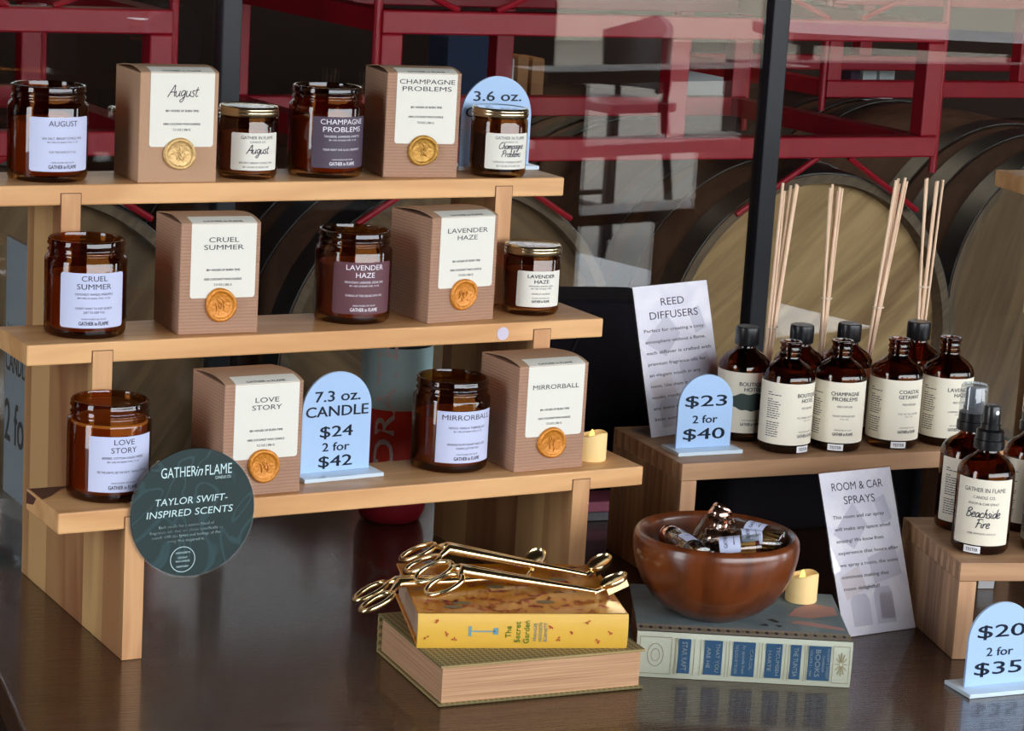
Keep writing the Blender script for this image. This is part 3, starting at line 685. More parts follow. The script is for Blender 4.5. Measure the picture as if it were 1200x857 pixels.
# ------------------------------------------------------------------ kraft boxes
BW, BDp, BH = 0.0808, 0.0770, 0.1095
def kraft_box(label, x, y, z, rz, title, script, seal, mat, ymid=(0.0465, 0.0555, 0.0610), t0=0.0170, lab_w=0.066, lx=0.0435, pale=0.0355):
    t = thing('candle_box', label, 'box', (x, y, z + 0.0002), rz, 'kraft candle boxes on the stepped riser')
    hb = BH - 0.0015
    b = MB().box((0, 0, 0), (BW, BDp, hb))
    mk('carton', b, mat, t, bevel=0.0009)
    # lid bulging over the side walls, folded down at the front
    n = 14; up = []; dn = []
    for i in range(n + 1):
        q = i / n; yy = BDp * (1 - q)
        zz = hb + 0.0006 + 0.0062 * math.sin(PI * min(1, q * 1.0)) ** 0.8 * (0.35 + 0.65 * q) * (1 if q < .999 else 1)
        up.append((yy - 0.0004 if i == n else yy, zz if i else hb + 0.0004))
    pts = up; vs = []; fs = []
    for (yy, zz) in pts: vs += [(0.0003, yy, zz), (BW - 0.0003, yy, zz), (0.0003, yy, zz - 0.0007), (BW - 0.0003, yy, zz - 0.0007)]
    for i in range(n):
        a = 4 * i; c = a + 4
        fs += [(a, a + 1, c + 1, c), (a + 2, c + 2, c + 3, a + 3), (a, c, c + 2, a + 2), (a + 1, a + 3, c + 3, c + 1)]
    fs += [(0, 2, 3, 1), (4 * n, 4 * n + 1, 4 * n + 3, 4 * n + 2)]
    mk('lid', MB().add(vs, fs), 'kraftp', t, 50)
    # label: front sheet plus the flap that runs on over the lid
    lh0 = pale; x0, x1 = lx - lab_w / 2, lx + lab_w / 2; r = 0.003
    pl = [(x0, BH - 0.001)] + [(x0 + r - r * math.sin(PI / 2 * i / 4 + 0), lh0 + r - r * math.cos(PI / 2 * i / 4)) for i in range(4, -1, -1)]
    pl = [(x0, hb)] + [(x0 + r - r * math.cos(PI / 2 * i / 4), lh0 + r - r * math.sin(PI / 2 * i / 4)) for i in range(5)] + [(x1 - r + r * math.sin(PI / 2 * i / 4), lh0 + r - r * math.cos(PI / 2 * i / 4)) for i in range(5)] + [(x1, hb)]
    lb = MB(); o = len(pl)
    lb.add([(p[0], -0.0003, p[1]) for p in pl], [tuple(range(o))])
    flap = [(-0.0003, hb)] + [(p[0] - 0.0002, p[1] + 0.00025) for p in reversed(pts[-4:])]
    vs = []; fs = []
    for yy, zz in flap: vs += [(x0, yy, zz), (x1, yy, zz)]
    for i in range(len(flap) - 1): fs.append((2 * i, 2 * i + 1, 2 * i + 3, 2 * i + 2))
    lb.add(vs, fs)
    lo = mk('label', lb, 'card', t)
    fm = flat_map((lx, -0.0003, BH), (1, 0, 0), (0, 0, 1), 0.0002); mb = MB()
    if script: put_script(mb, script, 0, -0.0215, 0.0060, fm, 0, 0.07)
    else:
        cap = 0.0048
        if len(title) == 1: put_text(mb, title[0], 0, -t0 - 0.006, cap, 0.054, fm, 0, 0.006)
        else:
            for i, s in enumerate(title): put_text(mb, s, 0, -t0 - 0.0073 * i, cap, len(s) * 0.0061 * (1.1 if 'M' in s else 1), fm, 0, 0.006)
    put_text(mb, '80+ HOURS OF BURN TIME', 0, -ymid[0], 0.0021, 0.034, fm, 0, 0.01); put_text(mb, '100% COCONUT WAX CANDLE', 0, -ymid[1], 0.0021, 0.038, fm, 0, 0.01); put_text(mb, '7.3 OZ | 206 G', 0, -ymid[2], 0.0021, 0.018, fm, 0, 0.01)
    # the maker's name on the flap
    (ya, za), (yb2, zb) = flap[1], flap[2]
    U = Vector((0, yb2 - ya, zb - za)).normalized()
    fl = flat_map((lx, ya, za), (1, 0, 0), U, 0.0004)
    put_text(mb, 'GATHER in FLAME', -0.001, 0.0030, 0.0030, 0.040, fl, 0, 0.012)
    mk('lettering', mb, 'ink', lo)
    ph = random.uniform(0, 6)
    wob = lambda a, r: 1 + (0.035 * math.sin(2 * a + ph) + 0.02 * math.sin(3 * a + 2 * ph)) * (r / 0.0165)
    sl = MB().lathe([(0, 0.0014), (0.0110, 0.0015), (0.0124, 0.0018), (0.0132, 0.0030), (0.0150, 0.0030), (0.0162, 0.0020), (0.0165, 0.0004), (0.0160, 0)], 56, wob=wob)
    s = mk('wax_seal', sl, seal, t, 60, loc=(lx - 0.0015, -0.0005, 0.0285), rot=(PI / 2, 0, 0))
    em = MB(); rnd = random.Random(int(ph * 1000))
    for k in range(9):
        a = rnd.uniform(0, 2 * PI); rr = rnd.uniform(0.001, 0.0065); L = rnd.uniform(0.002, 0.004)
        cx, cy = rr * math.cos(a), rr * math.sin(a); d = rnd.uniform(0.9, 2.2)
        em.tube([(cx - L * math.cos(d), cy - L * math.sin(d), 0.0016), (cx, cy, 0.0021), (cx + L * math.cos(d + .5), cy + L * math.sin(d + .5), 0.0016)], [0.0004, 0.0008, 0.0004], 6)
    mk('emblem', em, seal, s, 60)
    return t
kraft_box('plain kraft box with cursive lettering and pale gold seal, top step', 0.1432, 0.2009, ZT[0], math.radians(-2.3), None, 'August', 'sealpale', 'kraftp', (0.0385, 0.0515, 0.0570))
kraft_box('ribbed kraft box with dark gold seal next to the plum-labelled jar', 0.417, 0.2146, ZT[0], math.radians(-8.4), ['CHAMPAGNE', 'PROBLEMS'], None, 'sealgold', 'kraft', (0.0360, 0.0460, 0.0520), 0.0095)
kraft_box('ribbed kraft box with amber seal between the pale and maroon labelled jars, middle step', 0.1546, 0.1113, ZT[1], math.radians(-3.0), ['CRUEL', 'SUMMER'], None, 'sealamber', 'kraft')
kraft_box('ribbed kraft box turned slightly, just above the lilac dot sticker', 0.4227, 0.1091, ZT[1], math.radians(6.0), ['LAVENDER', 'HAZE'], None, 'sealamber', 'kraft', t0=0.0150)
kraft_box('ribbed kraft box partly behind the round green sign, lowest step', 0.1614, 0.0073, ZT[2], math.radians(0.8), ['LOVE', 'STORY'], None, 'sealamber', 'kraft')
kraft_box('ribbed kraft box beside the glowing ivory candle, lowest step', 0.4789, 0.0130, ZT[2], math.radians(1.4), ['MIRRORBALL'], None, 'sealamber', 'kraft')

# ------------------------------------------------------------------ arched price signs
def arch(w, h, n=24):
    r = w / 2
    return [(-r, 0), (r, 0)] + [(r * math.cos(PI * i / n), h - r + r * math.sin(PI * i / n)) for i in range(n + 1)]
def price_sign(label, x, y, z, rz, w, h, bw, bd, lines, th=0.003):
    t = thing('price_sign', label, 'sign', (x, y, z + 0.0002), rz, 'arched pale blue price signs')
    mk('base', MB().box((-bw / 2, -bd / 2, 0), (bw / 2, bd / 2, 0.004)), 'signbase', t, bevel=0.0004)
    p = mk('plate', MB().prism(arch(w, h), -th / 2, th / 2, 'Y'), 'sign', t, loc=(0, 0, 0.0041), bevel=0.0003)
    fm = flat_map((0, -th / 2, 0), (1, 0, 0), (0, 0, 1), 0.0003); mb = MB()
    for s, cy, cap, wd in lines: put_text(mb, s, 0, cy, cap, wd, fm, 0, 0.01)
    mk('lettering', mb, 'navy', p)
    return t
price_sign('arched pale blue sign behind a small lidded candle, top step', 0.5770, 0.2700, ZT[0], math.radians(-1), 0.0850, 0.0960, 0.098, 0.030, [('3.6 oz.', 0.0745, 0.0105, 0.0580), ('CANDLE', 0.0570, 0.0105, 0.0750), ('$14', 0.038, 0.012, 0.036), ('2 for', 0.022, 0.008, 0.03)])
price_sign('arched pale blue sign beside the kraft box on the lowest step', 0.3010, 0.0575, ZT[2], math.radians(3.5), 0.0765, 0.1000, 0.0880, 0.0440, [('7.3 oz.', 0.0760, 0.0105, 0.0500), ('CANDLE', 0.0610, 0.0105, 0.0690), ('$24', 0.0405, 0.0110, 0.0360), ('2 for', 0.0250, 0.0085, 0.0300), ('$42', 0.0105, 0.0110, 0.0370)])
price_sign('arched pale blue sign before the reed diffuser bottles', 0.7370, 0.0625, Z2R, math.radians(-4.6), 0.0660, 0.0795, 0.0780, 0.0400, [('$23', 0.0510, 0.0120, 0.0500), ('2 for', 0.0310, 0.0085, 0.0300), ('$40', 0.0150, 0.0120, 0.0500)])
price_sign('arched pale blue sign standing on the table before the spray bottle stand', 0.8170, -0.3470, 0, math.radians(-6), 0.0720, 0.0820, 0.0860, 0.0440, [('$20', 0.0540, 0.0125, 0.0530), ('2 for', 0.0335, 0.0085, 0.0300), ('$35', 0.0170, 0.0125, 0.0530)])

# ------------------------------------------------------------------ round green hanging sign
g = thing('round_sign', 'round dark green marbled sign taped to the lowest step', 'sign', (0.1290, -0.0030, 0.1385), 0)
dm = MB().lathe([(0, -0.0006), (0.0628, -0.0006), (0.0630, 0), (0.0628, 0.0006), (0, 0.0006)], 96)
R0 = (PI / 2, 0, 0)
sl_ = mk('clear_sleeve', dm, 'sleeve', g, 40, rot=R0)
pm = MB().lathe([(0, 0.0003), (0.0612, 0.0003), (0.0614, 0.0), (0.0612, -0.0003), (0, -0.0003)], 96)
pr = mk('printed_disc', pm, 'marble', g, 40, loc=(0, -0.0008, 0), rot=R0)
fm = flat_map((0, -0.0014, 0), (1, 0, 0), (0, 0, 1), 0.0); mb = MB()
tilt = math.radians(3)
def gt(s, x, y, cap, wd, bold=0.0, slant=0.0, mi=0): put_text(mb, s, x, y, cap, wd, fm, mi, bold, slant, rot=tilt * 0.3)
gt('GATHER', -0.0155, 0.0400, 0.0098, 0.0345); gt('in', 0.0052, 0.0400, 0.0098, 0.0068, 0.0, 0.3); gt('FLAME', 0.0240, 0.0402, 0.0098, 0.0265); gt('CANDLE CO.', 0.0290, 0.0322, 0.0026, 0.0160)
gt('TAYLOR SWIFT-', -0.002, 0.0125, 0.0066, 0.0720, 0.004, 0.14); gt('INSPIRED SCENTS', -0.003, 0.0010, 0.0066, 0.0850, 0.004, 0.14)
for i, s in enumerate(['Each candle has a custom blend of', 'fragrance oils that we chose specifically to', 'match with the lyrics and feelings of the', 'song that inspired it.']):
    gt(s, -0.006, -0.0115 - 0.0048 * i, 0.0026, 0.066 * len(s) / 40, 0.012)
ring = []
for rr in (0.0124, 0.0118):
    ring.append([fm(-0.0090 + rr * math.cos(2 * PI * i / 40), -0.0445 + rr * math.sin(2 * PI * i / 40)) for i in range(40)])
mb.add(ring[0] + ring[1], [(i, (i + 1) % 40, 40 + (i + 1) % 40, 40 + i) for i in range(40)])
for s, dy, wd in (('HAND-POURED IN', 0.0066, 0.014), ('COCONUT', 0.0018, 0.0095), ('WAX CANDLES', -0.0016, 0.014), ('NORTH BAY', -0.0068, 0.012)):
    gt(s, -0.0090, -0.0445 + dy, 0.0018, wd)
mk('lettering', mb, 'greenprint', pr, rot=(-PI / 2, 0, 0), loc=(0, 0, -0.0008)) if False else None
M['greenprint'] = plain('mint_print', srgb(206, 232, 232), 0.5)
lt = mk('lettering', mb, 'greenprint', pr)
lt.matrix_parent_inverse = (Matrix.Translation((0, -0.0008, 0)) @ Matrix.Rotation(PI / 2, 4, 'X')).inverted()

# ------------------------------------------------------------------ acrylic sign holders with printed cards
def sign_holder(label, x, y, z, az, lean, w_, h_, title, body, ty, by, dy, cap_t, cap_b, tw, bw):
    t = thing('sign_holder', label, 'sign', (x, y, z + 0.0003), az)
    tilt_ = Matrix.Rotation(-lean, 4, 'X')
    def P(a, b, n): return tilt_ @ Vector((a, n, b))
    cardm = MB(); cardm.box((0.0012, 0.0012, 0.001), (w_ - 0.0012, 0.0016, h_ - 0.0015), 0, tilt_)
    cd = mk('printed_card', cardm, 'postercard', t)
    sh = MB(); sh.box((0, -0.0002, 0), (w_, 0.0009, h_), 0, tilt_); sh.box((0, 0.0019, 0), (w_, 0.003, h_), 0, tilt_)
    ac = mk('acrylic_sleeve', sh, 'sleeve', t)
    # the foot that runs back under the leaning sheet
    ft = MB().box((0.004, 0.0045, 0.0), (w_ - 0.022, 0.036, 0.0022)); mk('foot', ft, 'acryl', t)
    fm_ = lambda a, b: P(a + w_ / 2, b, 0.0009)
    ghost = MB(); rnd = random.Random(len(label))
    gm = lambda a, b: P(a + w_ / 2, b, 0.00112)
    def poly(pts, mi): ghost.add([gm(a, b) for a, b in pts], [tuple(range(len(pts)))], mi)
    k = w_ / 0.118
    poly([(-0.05 * k, .62 * h_), (-0.012 * k, .80 * h_), (0.006 * k, .66 * h_), (-0.020 * k, .52 * h_)], 1)
    poly([(0.022 * k, .80 * h_), (0.040 * k, .83 * h_), (0.048 * k, .68 * h_), (0.030 * k, .65 * h_)], 0)
    poly([(-0.002 * k, .46 * h_), (0.044 * k, .52 * h_), (0.050 * k, .34 * h_), (0.004 * k, .30 * h_)], 1)
    poly([(-0.050 * k, .36 * h_), (-0.018 * k, .42 * h_), (-0.010 * k, .28 * h_), (-0.044 * k, .22 * h_)], 2)
    poly(rr_(-0.024 * k, 0.010, 0.030 * k, .19 * h_), 1); poly(rr_(0.014 * k, 0.010, 0.030 * k, .22 * h_), 1)
    poly(rr_(0.018 * k, 0.014, 0.022 * k, .16 * h_), 2)
    mk('printed_picture', ghost, ['poster', 'ghostd', 'ghostw'], cd)
    mb = MB()
    for i, s in enumerate(title): put_text(mb, s, (0.0 if len(title) == 1 else (0.004 * (1 - 2 * i) * 0)), ty - cap_t * 1.75 * i, cap_t, tw[i], lambda a, b: P(a + w_ / 2, b, 0.00105))
    for i, s in enumerate(body): put_text(mb, s, -w_ / 2 + 0.010 + bw * len(s) / 2, by - dy * i, cap_b, bw * len(s), lambda a, b: P(a + w_ / 2, b, 0.00105), 0, 0.022)
    mk('lettering', mb, 'ink', cd)
    return t
def rr_(x, z, w_, h_): return [(x - w_ / 2, z), (x + w_ / 2, z), (x + w_ / 2, z + h_ * .8), (x + w_ / 2 - w_ * .15, z + h_), (x - w_ / 2 + w_ * .15, z + h_), (x - w_ / 2, z + h_ * .8)]
sign_holder('leaning clear sign holder with lilac card on the long stand, behind the price sign', 0.7114, 0.1230, Z2R, 0.2201, 0.2772, 0.1179, 0.1674, ['REED', 'DIFFUSERS'],
            ['Perfect for creating a cozy', 'atmosphere without a flame,', 'each diffuser is crafted with', 'premium fragrance oils for', 'an elegant touch in any', 'room. Use them in book', 'nooks, reading corners or', 'any space that needs a', 'little extra magic.'], 0.1470, 0.1165, 0.0121, 0.0082, 0.0036, (0.036, 0.075), 0.00345)
sign_holder('leaning clear sign holder with lilac card on the table, beside the sage book', 0.7664, -0.1735, 0, 0.0315, 0.3861, 0.0948, 0.1697, ['ROOM & CAR', 'SPRAYS'],
            ['This room and car spray', 'will make any space smell', 'amazing! We know from', 'experience that hours after', 'we spray a room, the scent', 'continues making that', 'room delightful!'], 0.1530, 0.1220, 0.0122, 0.0082, 0.0036, (0.066, 0.040), 0.00288)

# the clear holder seen end-on behind the riser's side panel
t = thing('sign_holder', 'clear upright sign holder half hidden behind the riser at the table end', 'sign', (0.0745, 0.312, 0.0003), 0)
mk('acrylic_sleeve', MB().box((0, 0, 0.0), (0.0012, 0.088, 0.335)).box((0.0026, 0, 0.0), (0.0038, 0.088, 0.335)), 'acryl', t)
cd = mk('printed_card', MB().box((0.0016, 0.001, 0.06), (0.0022, 0.087, 0.333)), 'greycard', t) if 'greycard' in M else None
M['greycard'] = plain('grey_sheet', srgb(176, 184, 194), 0.3)
cd = mk('printed_card', MB().box((0.0016, 0.001, 0.06), (0.0022, 0.087, 0.333)), 'greycard', t)
mb = MB(); fm = lambda a, b: Vector((0.00135, 0.044 - a, b))
for s, z_, cap, wd in (('VOTIVE', 0.238, 0.012, 0.070), ('CANDLES', 0.205, 0.024, 0.080), ('2 for', 0.140, 0.045, 0.080)): put_text(mb, s, 0, z_, cap, wd, fm, 0, 0.01)
mk('lettering', mb, 'ink', cd)
mk('foot', MB().box((-0.045, 0, 0), (-0.0004, 0.088, 0.003)).box((-0.045, 0, 0.003), (-0.042, 0.088, 0.036)), 'acryl', t)

# ------------------------------------------------------------------ Boston-round bottles
BR = 0.0287
def bottle_prof(R, H):
    return [(0, 0.0015), (R * .75, 0.001), (R * .86, 0), (R - 0.002, 0.0008), (R, 0.005), (R, 0.0795), (R - 0.0008, 0.0840), (R - 0.0035, 0.0888), (R - 0.0080, 0.0930), (0.0150, 0.0966), (0.0122, 0.0990), (0.0108, 0.1012), (0.0106, 0.1030), (0.0118, 0.1042), (0.0120, 0.1052), (0.0108, 0.1064),
            (0.0106, 0.1090), (0.0117, 0.1102), (0.0117, 0.1112), (0.0107, 0.1126), (0.0108, 0.1150), (0.0121, 0.1162), (0.0122, H - 0.0012), (0.0114, H), (0.0092, H), (0.0086, H - 0.003), (0.0086, 0.1000), (R - 0.010, 0.0905), (R - 0.0030, 0.0800), (R - 0.0026, 0.008), (0, 0.005)]
BHt = 0.1190
bottle_me = MB().lathe(bottle_prof(BR, BHt), 64).mesh('bottle_glass', 'amberb', 50)
liquid_me = MB().lathe([(0, 0.0056), (BR - 0.006, 0.0062), (BR - 0.0032, 0.010), (BR - 0.0032, 0.070), (0, 0.070)], 40).mesh('liquid', 'liquid', 40)
cap_prof = [(0.0122, 0.1042), (0.0128, 0.1042), (0.0131, 0.1050), (0.0131, 0.1205), (0.0127, 0.1232), (0.0118, 0.1240), (0, 0.1240)]
def ribcap():
    mb = MB(); mb.lathe(cap_prof, 72, wob=lambda a, r: 1 + (0.014 * math.cos(36 * a) if r > .0129 else 0)); return mb
cap_me = ribcap().mesh('cap', 'blackplastic', 40)
def bottle_label(t, phi, rows, left_block=None, tester=None, z0=0.0105, z1=0.0775, half=128, leaf=False):
    lb = mk('label', cyl_label(BR + 0.0002, phi, z0, z1, math.radians(half), 0.0015, 60), 'cream', t)
    fm_ = cyl_map(BR + 0.0002, phi, z0, 0.0002); mb = MB()
    for kind, s, cx, cy, cap, wd in rows:
        if kind == 's': put_script(mb, s, cx, cy, cap, fm_, 0, 0.11)
        elif kind == 'g': greek(mb, cx, cy, wd, cap, fm_, 0, seed=int(abs(cx * 1e5) + cy * 1e5))
        else: put_text(mb, s, cx, cy, cap, wd, fm_, 0, 0.012 if kind == 'b' else 0.004)
    if left_block is not None:
        k = 0
        for i in range(20):
            if i in (2, 12): continue
            greek(mb, left_block, 0.056 - 0.0025 * i, 0.0135 + 0.003 * ((i * 7) % 4) / 4 if i not in (0, 3) else 0.006, 0.0009, fm_, 0, seed=i * 13, left=True)
    mk('lettering', mb, 'ink', lb)
    if leaf:
        pts = []
        for i in range(49): pts.append((-0.034 + 0.066 * i / 48, 0.0375 + 0.0065 * math.sin(PI * i / 48) + 0.001 * math.sin(i * .5)))
        for i in range(48, -1, -1): pts.append((-0.034 + 0.066 * i / 48, 0.0335 - 0.0085 * math.sin(PI * i / 48) + 0.0006 * math.sin(i * .7)))
        n = 13; vs = [cyl_map(BR + 0.0002, phi, z0, 0.00025)(x, y) for x, y in pts]
        mk('brush_stroke', MB().add(vs, [(i, i + 1, 96 - i, 97 - i) for i in range(48)]), 'leaf', lb)
    if tester is not None:
        ts = mk('tester_sticker', cyl_label(BR + 0.0002, tester, 0.0022, 0.0092, 0.0085 / BR, 0.0002, 10), 'white', t)
        mb = MB(); put_text(mb, 'TESTER', 0, 0, 0.0032, 0.0125, cyl_map(BR + 0.0002, tester, 0.0057, 0.0002), 0, 0.03); mk('lettering', mb, 'ink', ts)
def front_rows(title, scent, w_):
    rows = []
    for i, s in enumerate(title): rows.append(('b', s, 0, 0.0545 - 0.0058 * i, 0.0042, w_ * len(s)))
    return rows + [('t', 'REED DIFFUSER', 0, 0.0405, 0.0022, 0.017), ('t', scent, 0, 0.0300, 0.0019, 0.026), ('t', '4 FL OZ', 0, 0.0268, 0.0014, 0.010), ('t', 'HAND-POURED FOR YOU BY', 0, 0.0145, 0.0015, 0.020), ('b', 'GATHER in FLAME', 0, 0.0100, 0.0034, 0.023)]
BG = 'amber reed diffuser bottles on the long stand'
def diffuser(label, x, y, off, title, scent, w_, tester=None, capped=False, leaf=False, block=-0.050):
    t = thing('diffuser_bottle', label, 'bottle', (x, y, Z2R + 0.0002), 0, BG)
    obj('bottle_glass', bottle_me, t); obj('liquid', liquid_me, t)
    phi = math.atan2(-2.0887 - y, -0.7218 - x) + math.radians(off)
    bottle_label(t, phi, front_rows(title, scent, w_), block if not leaf else None, None if tester is None else phi - math.radians(off - tester), leaf=leaf)
    if capped: obj('cap', cap_me, t)
    return t
diffuser('open amber bottle with tester sticker beside the price sign, front row of diffusers', 0.8305, 0.0455, 52, ['BOUTIQUE', 'HOTEL'], 'FIG, AMBER, WHITE TEA', 0.0036, 48, block=-0.048)
diffuser('open amber bottle with tester sticker, second from the price sign in the front row', 0.8930, 0.0376, 17, ['CHAMPAGNE', 'PROBLEMS'], 'ORANGE, CHAMPAGNE, BERRY', 0.0036, 3, block=-0.042)
diffuser('open amber bottle with tester sticker, third from the price sign in the front row', 0.9642, 0.0303, 36, ['COASTAL', 'GETAWAY'], 'COVE, SALT, SEA LAVENDER', 0.0038, 18, block=-0.048)
diffuser('open amber bottle without tester sticker, closest to the spray bottles', 1.0298, 0.0232, 34, ['LAVENDER', 'HAZE'], 'LAVENDER, CEDAR, OAK', 0.0038, None, block=-0.044)
diffuser('black-capped amber bottle with green brush stroke label behind the price sign', 0.8150, 0.1065, 22, ['BOUTIQUE', 'HOTEL'], 'FIG, AMBER, WHITE TEA', 0.0038, None, True, True)
diffuser('black-capped amber bottle behind the gap between first and second open bottles', 0.8840, 0.1010, 20, ['CHAMPAGNE', 'PROBLEMS'], 'ORANGE, CHAMPAGNE, BERRY', 0.0036, None, True)
diffuser('black-capped amber bottle behind the second and third open bottles', 0.9450, 0.0960, 20, ['COASTAL', 'GETAWAY'], 'COVE, SALT, SEA LAVENDER', 0.0038, None, True)
diffuser('black-capped amber bottle in front of the reed bundle nearest the spray bottles', 1.0350, 0.0870, 20, ['LAVENDER', 'HAZE'], 'LAVENDER, CEDAR, OAK', 0.0038, None, True)

# reeds: banded bundles standing behind the bottles
def reed_bundle(label, base, tops, band_z):
    t = thing('reed_bundle', label, 'diffuser reeds', (base[0], base[1], Z2R + 0.0003), 0, 'bundles of diffuser reeds')
    n = len(tops)
    bx = sum(a for a, b, c in tops) / n * 0
    for i, (tx, tz, ty) in enumerate(tops):
        a = 2 * PI * i / n; p0 = Vector((0.0032 * math.cos(a), 0.0032 * math.sin(a), 0.0))
        p1 = Vector((tx - base[0], ty, tz - Z2R))
        if p1.x - p0.x > 0: p0.x = -abs(p0.x) * .6 + 0.001 * i % 0.003
        mk('reed', MB().tube([p0, p0.lerp(p1, .5), p1], 0.00165, 8), 'reed', t, 60)
    fr = (band_z - Z2R) / (sum(b for a, b, c in tops) / n - Z2R)
    cx = sum(a - base[0] for a, b, c in tops) / n * fr
    ringp = [(cx + 0.0062 * math.cos(2 * PI * i / 20), 0.0055 * math.sin(2 * PI * i / 20), band_z - Z2R) for i in range(20)]
    mk('band', MB().tube(ringp, 0.0008, 6, closed=True), 'band', t)
reed_bundle('bundle of pale reeds beside the black window mullion', (0.8690, 0.1460), [(0.8743, .4147, 0), (0.8880, .4110, .004), (0.8905, .4135, -.003), (0.8950, .4115, 0.001), (0.8800, .405, .004)], 0.252)
reed_bundle('short bundle of pale reeds, second from the window mullion', (0.9430, 0.1435), [(0.9373, .4085, 0), (0.9430, .4120, .004), (0.9480, .4095, -.003), (0.9545, .4075, .001), (0.9500, .404, .004)], 0.2834)
reed_bundle('bundle of pale reeds leaning most, third from the window mullion', (1.0000, 0.1390), [(1.0245, .4165, 0), (1.0310, .4180, .004), (1.0350, .4200, -.003), (1.0410, .4150, .001), (1.0330, .412, .004)], 0.2709)
reed_bundle('bundle of pale reeds standing apart above the cap of the end bottle', (1.0690, 0.1290), [(1.0590, .4190, 0), (1.0640, .4195, .004), (1.0720, .4160, -.003), (1.0770, .4165, .001), (1.0870, .4170, .004)], 0.2947)

# ------------------------------------------------------------------ spray bottles
pump_me = MB().lathe([(0.0105, 0.104), (0.0150, 0.104), (0.0152, 0.1052), (0.0150, 0.1130), (0.0138, 0.1138), (0.0138, 0.1222), (0.0118, 0.1232), (0.0098, 0.1240), (0.0098, 0.1290), (0, 0.1290)], 56, wob=lambda a, r: 1 + (0.012 * math.cos(30 * a) if r > .0136 else 0)).mesh('collar', 'blackplastic', 40)
def spray(label, x, y, script, off, tester=None, clearcap=False, nozzle=True):
    t = thing('spray_bottle', label, 'bottle', (x, y, Z3R + 0.0002), 0, 'amber spray bottles on the short stand')
    obj('bottle_glass', bottle_me, t); obj('liquid', liquid_me, t)
    view = math.atan2(-2.0887 - y, -0.7218 - x)
    phi = view + math.radians(off)
    rows = [('t', 'GATHER IN FLAME', 0, 0.0565, 0.0044, 0.043), ('t', 'CANDLE CO.', 0, 0.0490, 0.0030, 0.022), ('t', 'ROOM & CAR SPRAY', 0, 0.0425, 0.0024, 0.031)]
    if script:
        rows += [('s', script[0], 0, 0.0310, 0.0048, 0), ('s', script[1], 0, 0.0205, 0.0048, 0)]
    rows += [('t', 'AMBER, DRIFTWOOD, SANTALUM', 0, 0.0120, 0.0017, 0.029)]
    bottle_label(t, phi, rows, None if script and tester is not None else -0.058, None if tester is None else view + math.radians(tester), half=62 if tester is not None else 128)
    pc = obj('collar', pump_me, t)
    nz = MB().lathe([(0, 0.1288), (0.0086, 0.1288), (0.0088, 0.1300), (0.0085, 0.1455), (0.0078, 0.1472), (0, 0.1476)], 40)
    nzo = mk('nozzle_head', nz, 'pump' if clearcap else 'blackplastic', t, 40)
    a = view + math.radians(35)
    if nozzle and not clearcap:
        mk('spray_orifice', MB().lathe([(0, 0.0), (0.0022, 0.0), (0.0022, 0.0006), (0.0009, 0.0009), (0, 0.0004)], 20), 'white', nzo, 40, loc=(0.0087 * math.cos(a), 0.0087 * math.sin(a), 0.1415), rot=(0, PI / 2, a))
    if clearcap:
        mk('overcap', MB().lathe([(0.0134, 0.1226), (0.0141, 0.1226), (0.0138, 0.1490), (0.0122, 0.1515), (0, 0.1520), (0, 0.1510), (0.0118, 0.1504), (0.0129, 0.1486)], 48), 'plastic', t, 50)
    mk('dip_tube', MB().tube([(0, 0, 0.012), (0.001, 0, 0.06), (0, 0, 0.105)], 0.0014, 8), 'plastic', t)
    return t
spray('amber spray bottle with bare black nozzle and tester sticker on the short stand', 0.8841, -0.2259, ['Beachside', 'Fire'], 2, -14)
spray('amber spray bottle under a clear overcap, behind the tester on the short stand', 0.9200, -0.1540, ['Beachside', 'Fire'], 70, None, True)
spray('amber spray bottle cut off by the edge, front row of the short stand', 0.9550, -0.2490, ['Beachside', 'Fire'], 25, None)
spray('amber spray bottle cut off by the edge, back row of the short stand', 0.9850, -0.1760, ['Beachside', 'Fire'], 60, None, True)

# ------------------------------------------------------------------ candles with glowing tips
def led_candle(label, x, y, z):
    t = thing('flameless_candle', label, 'candle', (x, y, z + 0.0003), 0, 'ivory flameless candles')
    n = 48; R = 0.0158; mb = MB(); vs = []; fs = []
    rings = [(R - 0.0005, lambda a: 0.0), (R, lambda a: 0.001), (R, lambda a: 0.0265 + 0.0024 * math.sin(a + 2.4) + 0.0008 * math.sin(3 * a)), (R - 0.0010, lambda a: 0.0275 + 0.0024 * math.sin(a + 2.4) + 0.0008 * math.sin(3 * a)),
             (R - 0.0024, lambda a: 0.0268 + 0.0022 * math.sin(a + 2.4)), (R - 0.0036, lambda a: 0.0220), (0.0, lambda a: 0.0205)]
    k = len(rings)
    for i in range(n):
        a = 2 * PI * i / n
        for r, f in rings: vs.append((r * math.cos(a), r * math.sin(a), f(a)))
    for i in range(n):
        j = (i + 1) % n
        for q in range(k - 1): fs.append((i * k + q, j * k + q, j * k + q + 1, i * k + q + 1))
    fs.append(tuple(i * k for i in range(n - 1, -1, -1)))
    mk('wax_body', mb.add(vs, fs), 'ivory', t, 40)
    mk('flame_tip', MB().lathe([(0, 0.0206), (0.0030, 0.0210), (0.0033, 0.0235), (0.0024, 0.0275), (0.0008, 0.0310), (0, 0.0318)], 20), 'flame', t, 60)
led_candle('ivory flameless candle with lit tip at the end of the lowest step', 0.5854, 0.0415, ZT[2])

